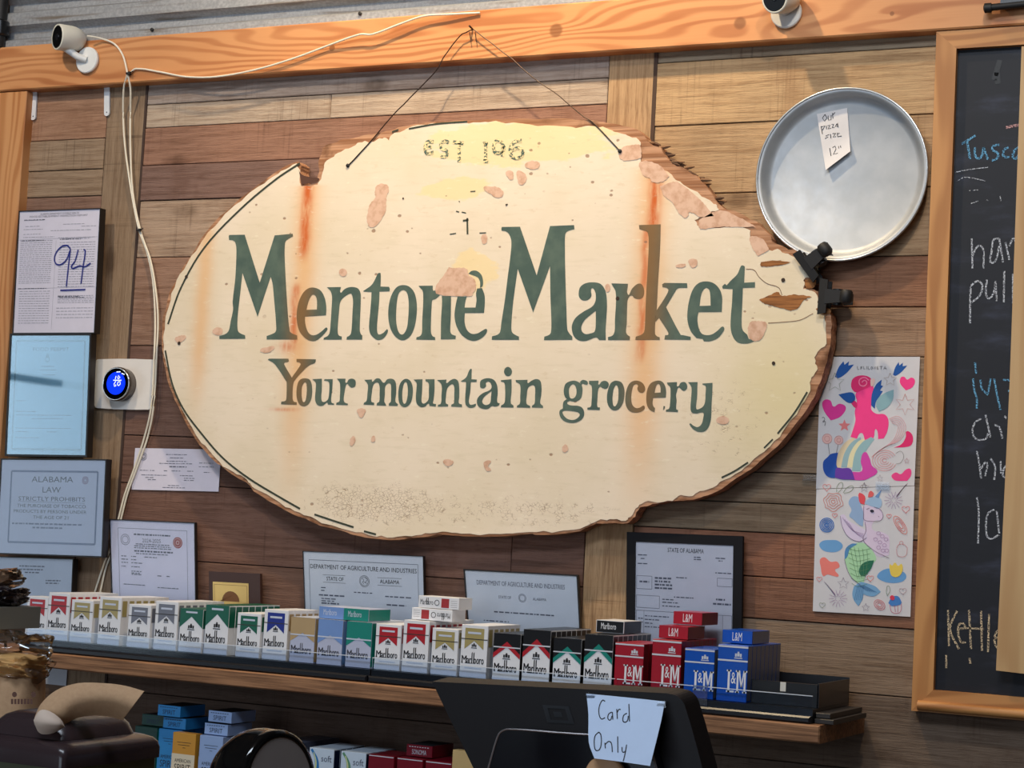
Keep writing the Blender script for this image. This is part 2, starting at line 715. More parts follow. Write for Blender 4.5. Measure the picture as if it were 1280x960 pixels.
def wall_with_opening(name, a0, a1, o0, o1, z0, z1, mk):
    m = MB()
    for (p0, p1, q0, q1) in ((a0, o0, 0, 3.8), (o1, a1, 0, 3.8), (o0, o1, 0, z0), (o0, o1, z1, 3.8)):
        mk(m, p0, p1, q0, q1)
    return structure(m.build(name, M_ROOM))


wall_with_opening('wall_front', -5.0, 4.6, -1.4, 2.2, 0.75, 2.75,
                  lambda m, a, b, c, d: m.box(a, b, -7.1, -7.0, c, d))
wall_with_opening('wall_left', -7.0, 0.12, -5.95, -3.25, 0.75, 2.75,
                  lambda m, a, b, c, d: m.box(-5.1, -5.0, a, b, c, d))
M_SASH = plain(205, 200, 190, 0.5)
m = MB()
for x in (-1.4, -0.2, 1.0, 2.14):
    m.box(x, x + 0.06, -6.88, -6.84, 0.75, 2.75)
for z in (0.75, 1.9, 2.69):
    m.box(-1.4, 2.2, -6.88, -6.84, z, z + 0.06)
structure(m.build('window_1', M_SASH))
m = MB()
for y in (-5.95, -5.05, -4.15, -3.29):
    m.box(-4.88, -4.84, y, y + 0.035, 0.75, 2.75)
for z in (0.75, 2.2, 2.69):
    m.box(-4.88, -4.84, -5.95, -3.25, z, z + 0.035)
structure(m.build('window_2', M_SASH))

# ---- wall planks: each board a child of the wall
rp = random.Random(11)


def plank(x0, x1, z0, z1, tint, vertical=False, proud=None):
    y0 = -(rp.uniform(0.0, 0.0035) if proud is None else proud)
    g = 0.0009
    o = MB().cbox(x0 + g, x1 - g, y0, 0.021, z0 + g, z1 - g, 0.0012).build('plank', M_PLANKV if vertical else M_PLANK, wall)
    f = 0.98 + rp.random() * 0.14
    gm = (tint[0] + tint[1] + tint[2]) / 3
    tint = [t_ * 0.82 + gm * 0.18 + 3 for t_ in tint]
    o.color = (lin(tint[0]) * f, lin(tint[1]) * f, lin(tint[2]) * f, 1)
    return o


def panel(x0, x1, zs, tints, joints=()):
    """courses from the top down; joints = {row: [x, ...]} end joints"""
    jd = dict(joints)
    for i in range(len(zs) - 1):
        xs = [x0] + list(jd.get(i, [])) + [x1]
        for a, b in zip(xs, xs[1:]):
            t = tints[min(i, len(tints) - 1)]
            plank(a, b, zs[i + 1], zs[i], t)


XA1 = xx(134, 150)
XB0 = xx(182, 150)
XB1 = xx(761, 100)
XC0 = xx(819, 110)
ztop = zb0 + 0.06


def down(zs, stp, end=0.02, seed=3):
    r = random.Random(seed)
    zs = list(zs)
    while zs[-1] > end + 0.16:
        zs.append(zs[-1] - stp * r.uniform(0.75, 1.25))
    zs.append(end)
    return zs


zsA = down([ztop, zz(85, 175), zz(85, 213), zz(85, 246), zz(110, 330), zz(110, 425), zz(110, 520), zz(110, 600)], 0.13, seed=1)
panel(-2.6, XA1, zsA, [(168, 122, 92), (160, 132, 104), (158, 130, 102), (140, 104, 86), (150, 118, 92), (136, 104, 82), (140, 110, 84), (128, 98, 78)])
plank(XA1, XB0, 0.02, ztop, (150, 122, 94), True, 0.002)
zsB = down([ztop, zz(190, 131), zz(190, 160), zz(190, 207), zz(190, 251), zz(190, 322), zz(170, 432), zz(165, 544), zz(150, 603), zz(200, 699)], 0.12, seed=2)
panel(XB0, XB1, zsB, [(172, 152, 138), (178, 156, 134), (150, 106, 84), (134, 100, 88), (168, 140, 116), (150, 112, 90), (128, 92, 78), (122, 86, 72), (118, 82, 68), (122, 86, 70), (104, 80, 66)],
      {1: [xx(415, 110)], 6: [-0.2], 8: [0.02]})
plank(XB1, XC0, 0.02, ztop, (178, 140, 98), True, 0.0025)
zsC = down([ztop, zz(960, 71), zz(960, 152), zz(920, 241), zz(1130, 320), zz(1100, 384), zz(1100, 446), zz(1010, 520), zz(1000, 592), zz(950, 629),
            zz(900, 663), zz(950, 721), zz(1000, 777), zz(1100, 869)], 0.13, seed=5)
panel(XC0, 2.6, zsC, [(158, 136, 108), (190, 152, 106), (186, 148, 104), (172, 138, 100), (146, 98, 70), (160, 124, 94), (150, 122, 94), (134, 110, 86),
                      (142, 118, 92), (136, 112, 86), (150, 96, 70), (136, 90, 66), (142, 116, 92), (122, 100, 82), (110, 92, 78)], {12: [xx(1160, 800)]})
# dark joints stand in the gaps; upright batten strip over the right-hand joint
MB().box(XC0 - 0.004, XC0 + 0.004, -0.004, 0.02, zz(815, 182), ztop).build('joint_strip', plain(70, 50, 38, 0.8), wall)
MB().box(XB0 - 0.003, XB0 + 0.003, -0.0035, 0.02, 1.0, ztop).build('joint_strip', plain(64, 46, 38, 0.8), wall)

# ---- beam, post, ribbed metal above
M_BEAM = timber_mat('fir_beam', rgb(216, 154, 102), rgb(168, 98, 52),
                    [(xx(695, 38, BY), zz(695, 38, BY), 0.020), (xx(925, 29, BY), zz(925, 29, BY), 0.017), (xx(415, 60, BY), zz(415, 60, BY), 0.010),
                     (xx(1115, 17, BY), zz(1115, 17, BY), 0.006)])
structure(MB().cbox(-2.6, 2.6, BY, 0.02, zb0, zb1, 0.003).build('trim_1', M_BEAM))
PY = -0.030
M_POST = timber_mat('fir_post', rgb(218, 158, 104), rgb(180, 114, 62), (), True, 0.7)
px1 = xx(33, 120, PY)
structure(MB().cbox(px1 - 0.145, px1, PY, 0.0, 0.0, zb0 - 0.001, 0.002).build('trim_2', M_POST))

k = NT('galvanised_metal')
nz = k.noise(k.pos(), 150, 3.0)
st = k.noise(k.comb(k.math('MULTIPLY', k.sep(k.pos())[0], 2.0), 0.0, k.math('MULTIPLY', k.sep(k.pos())[2], 30.0)), 3, 4.0)
c = k.mix(k.step(nz, 0.3, 0.8), rgb(158, 160, 164), rgb(184, 185, 188))
k.color(k.mix(k.step(st, 0.5, 0.75), c, rgb(128, 116, 104)))
k.bump(nz, 0.15, 0.001)
M_GALV = k.set(0.5, 0.55, 0.5)
m = MB()
x0g, x1g = xx(11, 30), 2.6
prof = []
z = zb1 - 0.012
while z < 3.78:
    for dz, y in ((0, -0.022), (0.030, -0.022), (0.040, 0.0), (0.056, 0.0)):
        prof.append((y, z + dz))
    z += 0.066
vs = [(x0g, y, z_) for y, z_ in prof] + [(x1g, y, z_) for y, z_ in prof]
n = len(prof)
m.add(vs, [(i, i + 1, n + i + 1, n + i) for i in range(n - 1)])
vs = [(x0g, y + 0.0015, z_) for y, z_ in prof] + [(x1g, y + 0.0015, z_) for y, z_ in prof]
m.add(vs, [(i, n + i, n + i + 1, i + 1) for i in range(n - 1)])
metal = structure(m.build('wall_upper', M_GALV))
for i, (qx, qy) in enumerate(((190, 37), (450, 17))):
    p = P(qx, qy, -0.024)
    MB().lathe([(0.0015, -0.004), (0.004, -0.001), (0.004, 0.002), (0.001, 0.004)], (p.x, -0.024, p.z), (0, -1, 0), 10).build('screw', M_RUBBER, metal)

# black conduit beside the ribbed metal, top left corner
t = thing('conduit', (xx(2, 30), -0.03, zb1), 'black conduit standing in the top left corner beside the ribbed metal', 'conduit')
xq = xx(0, 30, -0.03)
MB().tube([(xq, -0.03, zb1 + 0.001), (xq, -0.03, 3.6)], 0.016, 14).build('pipe', M_RUBBER, t)
MB().lathe([(0.019, 0), (0.023, 0.004), (0.023, 0.034), (0.019, 0.038)], (xq, -0.03, zb1 + 0.028), (0, 0, 1), 16).build('coupling', M_BLACK, t)

# ================================================================== THE OVAL SIGN
SF = -0.048        # painted face
SB = -0.014        # back of board
M_BARE = None
k = NT('bare_board')
s = k.sep(k.pos())
g = k.noise(k.comb(k.math('MULTIPLY', s[0], 2.0), k.math('MULTIPLY', s[1], 120.0), k.math('MULTIPLY', s[2], 70.0)), 2.0, 5.0)
g2 = k.noise(k.pos(), 14.0, 4.0)
c = k.mix(k.step(g, 0.35, 0.65), rgb(196, 150, 118), rgb(150, 104, 74))
k.color(k.mix(k.step(g2, 0.5, 0.7), c, rgb(108, 72, 50)))
k.bump(g, 0.5, 0.003)
M_BARE = k.set(0.8, 0, 0.2)

k = NT('pale_primer')
g2 = k.noise(k.pos(), 60.0, 4.0)
k.color(k.mix(k.step(g2, 0.4, 0.7), rgb(222, 186, 162), rgb(200, 158, 132)))
M_PRIMER = k.set(0.8, 0, 0.2)
k = NT('split_wood')
g2 = k.noise(k.comb(k.math('MULTIPLY', k.sep(k.pos())[0], 6.0), 0.0, k.math('MULTIPLY', k.sep(k.pos())[2], 120.0)), 2.0, 4.0)
k.color(k.mix(k.step(g2, 0.4, 0.65), rgb(168, 112, 66), rgb(112, 72, 44)))
M_SPLIT = k.set(0.8, 0, 0.2)


def streaks(k, s, jx):
    """rust that has run down the sign from three nails, plus its pale haloes. returns (strong, pale)"""
    X, Z = k.math('ADD', s[0], jx), s[2]

    def rng(ztop_, zbot_, soft_t, soft_b):
        return k.math('MULTIPLY', k.step(Z, ztop_ + soft_t, ztop_), k.step(Z, zbot_ - soft_b, zbot_))
    x1, x2, x3 = xx(381, 300, SF), xx(815, 300, SF), xx(252, 400, SF)
    strong = k.math('MULTIPLY', k.gauss(X, x1, 0.013), rng(zz(380, 233, SF), zz(380, 305, SF), 0.004, 0.05))
    strong = k.math('MAXIMUM', strong, k.math('MULTIPLY', k.gauss(X, x2 + 0.002, 0.013), rng(zz(815, 212, SF), zz(815, 275, SF), 0.004, 0.06)))
    strong = k.math('MAXIMUM', strong, k.math('MULTIPLY', k.math('MULTIPLY', k.gauss(X, xx(805, 360, SF), 0.009), rng(zz(805, 285, SF), zz(805, 440, SF), 0.01, 0.03)), 0.75))
    strong = k.math('MAXIMUM', strong, k.math('MULTIPLY', k.math('MULTIPLY', k.gauss(X, xx(369, 390, SF), 0.010), rng(zz(369, 362, SF), zz(369, 425, SF), 0.02, 0.02)), 0.8))
    strong = k.math('MAXIMUM', strong, k.math('MULTIPLY', k.math('MULTIPLY', k.gauss(X, xx(360, 434, SF), 0.022), k.gauss(Z, zz(360, 433, SF), 0.012)), 0.7))
    strong = k.math('MAXIMUM', strong, k.math('MULTIPLY', k.math('MULTIPLY', k.gauss(X, xx(355, 512, SF), 0.03), k.gauss(Z, zz(355, 512, SF), 0.004)), 0.6))
    pale = k.math('MULTIPLY', k.gauss(X, xx(376, 400, SF), 0.032), rng(zz(380, 235, SF), zz(380, 430, SF), 0.01, 0.42))
    pale = k.math('MAXIMUM', pale, k.math('MULTIPLY', k.gauss(X, xx(808, 400, SF), 0.036), rng(zz(815, 212, SF), zz(815, 470, SF), 0.01, 0.34)))
    pale = k.math('MAXIMUM', pale, k.math('MULTIPLY', k.math('MULTIPLY', k.gauss(X, x3, 0.022), rng(zz(255, 285, SF), zz(255, 430, SF), 0.06, 0.2)), 0.85))
    return strong, pale


k = NT('weathered_cream_paint')
pos = k.pos()
s = k.sep(pos)
n1 = k.noise(pos, 26.0, 5.0, 0.65)
n2 = k.noise(pos, 5.0, 3.0)
n3 = k.noise(k.comb(k.math('MULTIPLY', s[0], 4.0), 0.0, k.math('MULTIPLY', s[2], 26.0)), 4.0, 4.0)
c = k.mix(k.step(n2, 0.35, 0.7), rgb(236, 220, 198), rgb(228, 212, 186))
c = k.mix(k.math('MULTIPLY', k.step(n3, 0.5, 0.72), 0.25), c, rgb(206, 190, 158))
# greenish yellow ageing towards the lower right rim and lower left rim
ag = k.math('MULTIPLY', k.gauss(s[0], xx(985, 470, SF), 0.13), k.gauss(s[2], zz(985, 490, SF), 0.16))
c = k.mix(k.math('MULTIPLY', ag, 0.5), c, rgb(222, 206, 140))
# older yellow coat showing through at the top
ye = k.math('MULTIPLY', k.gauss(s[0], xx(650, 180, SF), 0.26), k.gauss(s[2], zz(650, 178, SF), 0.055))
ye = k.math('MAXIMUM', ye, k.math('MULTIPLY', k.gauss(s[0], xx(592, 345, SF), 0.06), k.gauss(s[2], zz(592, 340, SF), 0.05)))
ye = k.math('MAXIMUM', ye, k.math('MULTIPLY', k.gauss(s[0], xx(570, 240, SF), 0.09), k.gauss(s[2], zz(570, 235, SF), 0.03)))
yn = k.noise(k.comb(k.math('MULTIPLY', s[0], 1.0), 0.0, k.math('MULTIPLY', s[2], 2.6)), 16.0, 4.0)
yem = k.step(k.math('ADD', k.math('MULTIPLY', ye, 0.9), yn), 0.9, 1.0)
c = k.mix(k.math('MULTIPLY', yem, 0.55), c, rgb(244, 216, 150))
jx = k.math('MULTIPLY', k.math('SUBTRACT', k.noise(k.comb(0.0, 0.0, s[2]), 18.0, 3.0), 0.5), 0.012)
strong, pale = streaks(k, s, jx)
rn = k.noise(k.comb(k.math('MULTIPLY', s[0], 60.0), 0.0, k.math('MULTIPLY', s[2], 14.0)), 1.5, 4.0)
c = k.mix(k.math('MULTIPLY', pale, 0.62), c, rgb(232, 170, 98))
c = k.mix(k.math('MULTIPLY', strong, k.step(rn, 0.15, 0.62)), c, rgb(204, 98, 38))
# rubbed lighter and darker scuffs
sc2 = k.noise(k.comb(k.math('MULTIPLY', s[0], 3.0), 0.0, k.math('MULTIPLY', s[2], 9.0)), 9.0, 5.0, 0.7)
c = k.mix(k.math('MULTIPLY', k.step(sc2, 0.58, 0.68), 0.3), c, rgb(206, 182, 146))
c = k.mix(k.math('MULTIPLY', k.step(sc2, 0.42, 0.32), 0.4), c, rgb(246, 236, 214))
# chipped specks
sp = k.vor(k.comb(k.math('MULTIPLY', s[0], 1.0), 0.0, k.math('MULTIPLY', s[2], 1.35)), 26.0)
spn = k.noise(pos, 7.0, 2.0)
spm = k.math('MULTIPLY', k.math('SUBTRACT', 1.0, k.step(k.math('ADD', sp, k.math('MULTIPLY', k.math('SUBTRACT', n1, 0.5), 0.35)), 0.06, 0.11)), k.step(spn, 0.44, 0.55))
c = k.mix(k.math('MULTIPLY', spm, 0.8), c, rgb(150, 116, 92))
# fine crazing along the bottom
cr_ = k.vor(k.comb(k.math('ADD', s[0], k.math('MULTIPLY', n1, 0.02)), 0.0, k.math('MULTIPLY', s[2], 1.3)), 130.0, 'DISTANCE_TO_EDGE')
low = k.math('MULTIPLY', k.gauss(s[2], zz(500, 632, SF), 0.055), k.math('ADD', k.gauss(s[0], xx(455, 620, SF), 0.15), k.math('MULTIPLY', k.gauss(s[0], xx(660, 640, SF), 0.3), 0.7), clamp=True))
rgt = k.math('MULTIPLY', k.math('MULTIPLY', k.gauss(s[0], xx(900, 540, SF), 0.13), k.gauss(s[2], zz(900, 520, SF), 0.15)), 0.6)
low = k.math('MAXIMUM', low, rgt)
crk = k.math('MULTIPLY', k.math('SUBTRACT', 1.0, k.step(cr_, 0.02, 0.07)), k.step(k.math('ADD', low, k.math('MULTIPLY', k.math('SUBTRACT', k.noise(pos, 60.0, 3.0), 0.5), 1.6)), 0.55, 0.85))
c = k.mix(k.math('MULTIPLY', crk, 0.6), c, rgb(140, 108, 82))
k.color(c)
k.bump(k.math('SUBTRACT', k.math('SUBTRACT', k.math('MULTIPLY', n1, 0.3), crk), spm), 0.35, 0.0012)
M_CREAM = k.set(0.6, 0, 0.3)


def letter_mat(name, broken=False):
    k = NT(name)
    pos = k.pos()
    s = k.sep(pos)
    n1 = k.noise(pos, 30.0, 4.0)
    n2 = k.noise(k.comb(k.math('MULTIPLY', s[0], 40.0), 0.0, k.math('MULTIPLY', s[2], 6.0)), 2.0, 3.0)
    c = k.mix(k.step(n1, 0.35, 0.7), rgb(76, 96, 88), rgb(94, 112, 100))
    c = k.mix(k.math('MULTIPLY', n2, 0.3), c, rgb(62, 78, 74))
    jx = k.math('MULTIPLY', k.math('SUBTRACT', k.noise(k.comb(0.0, 0.0, s[2]), 18.0, 3.0), 0.5), 0.012)
    strong, pale = streaks(k, s, jx)
    c = k.mix(k.math('MULTIPLY', k.math('MAXIMUM', strong, pale), 0.8), c, rgb(140, 100, 54))
    if broken:
        nb = k.noise(k.comb(k.math('MULTIPLY', s[0], 1.0), 0.0, k.math('MULTIPLY', s[2], 1.7)), 120.0, 4.0, 0.7)
        c = k.mix(k.step(nb, 0.47, 0.53), c, rgb(244, 222, 168))
    k.color(c)
    return k.set(0.6, 0, 0.3)


M_LETTER = letter_mat('dark_green_lettering')
M_LETTER_WORN = letter_mat('flaked_green_lettering', True)

OUT = [(372, 202), (377, 207), (376, 216), (378, 231), (396, 229), (399, 215), (398, 204), (402, 190), (406, 182), (425, 175), (445, 172), (465, 168), (488, 163),
       (510, 157), (540, 152), (575, 150), (610, 149), (650, 148), (690, 148), (725, 150), (750, 152), (775, 156), (797, 162), (806, 170), (812, 179), (826, 184),
       (834, 198), (846, 208), (857, 211), (870, 219), (882, 232), (894, 250), (905, 261), (926, 267), (946, 277), (958, 290), (964, 297), (966, 303),
       (985, 312), (1000, 316), (1014, 328), (1018, 340), (1014, 348), (1005, 350), (1005, 360), (1018, 362), (1025, 368), (1027, 380), (1031, 386),
       (1038, 393), (1040, 406), (1038, 430), (1034, 452), (1027, 474), (1017, 498), (1001, 522), (983, 545), (961, 567), (938, 587), (909, 606), (885, 619),
       (866, 625), (845, 626), (815, 630), (800, 634), (794, 646), (784, 654), (765, 654), (745, 654), (725, 664), (690, 668), (665, 667), (640, 669),
       (600, 671), (570, 669), (545, 668), (520, 672), (490, 675), (465, 673), (435, 666), (400, 657), (378, 647), (355, 637), (317, 614), (308, 603), (290, 593),
       (272, 580), (249, 556), (228, 520), (212, 484), (204, 450), (202, 425), (204, 395), (212, 365), (228, 335), (250, 300), (275, 270), (300, 248), (330, 226), (350, 212)]
PAINT = [(371, 204), (375, 213), (377, 233), (397, 231), (402, 220), (405, 207), (413, 198), (426, 190), (445, 181), (456, 176), (468, 177), (480, 172), (486, 176),
         (493, 166), (510, 160), (540, 154), (575, 152), (600, 153), (620, 151), (650, 154), (690, 157), (720, 160), (745, 158), (765, 163), (782, 168), (795, 172),
         (801, 180), (799, 195), (803, 206), (816, 213), (834, 214), (850, 227), (872, 240), (892, 255), (899, 262), (880, 271), (868, 275), (876, 284), (900, 285), (925, 281),
         (938, 288), (940, 300), (948, 311), (957, 313), (972, 311), (985, 317), (1000, 327), (1012, 336), (1014, 346), (1004, 351), (1004, 361), (1016, 364), (1022, 371), (1024, 383),
         (1020, 386), (1030, 394), (1032, 410), (1031, 433), (1018, 447), (1022, 461), (1014, 472), (1013, 488), (996, 518), (975, 546), (955, 565), (931, 584), (905, 600), (884, 612),
         (866, 620), (848, 620), (838, 626), (815, 627), (799, 631), (791, 643), (782, 651), (762, 649), (745, 652), (725, 661), (690, 666), (665, 665), (640, 667),
         (600, 669), (570, 666), (545, 666), (520, 669), (490, 672), (466, 670), (436, 663), (402, 654), (380, 644), (357, 634), (319, 611), (309, 600), (292, 590),
         (275, 578), (252, 554), (231, 518), (215, 483), (207, 450), (204, 425), (207, 396), (214, 367), (230, 337), (252, 302), (277, 273), (302, 251), (331, 229), (351, 214)]
sign = thing('market_sign', P(620, 655, SB), 'large weathered cream oval wooden sign with green lettering hung on the plank wall', 'sign')
MB().prism([jag(OUT, 1.3, 3, 2)], onY(SF), lambda x, y: P(x, y, SF) + Vector((0, SB - SF, 0))).build('board', M_BARE, sign, 'bare brown wood board with ragged edges')
PF = SF - 0.0012
MB().prism([jag(PAINT, 2.2, 5, 2)], onY(PF), lambda x, y: P(x, y, PF) + Vector((0, 0.0011, 0)), back=False).build('paint_layer', M_CREAM, sign, 'flaking cream paint')

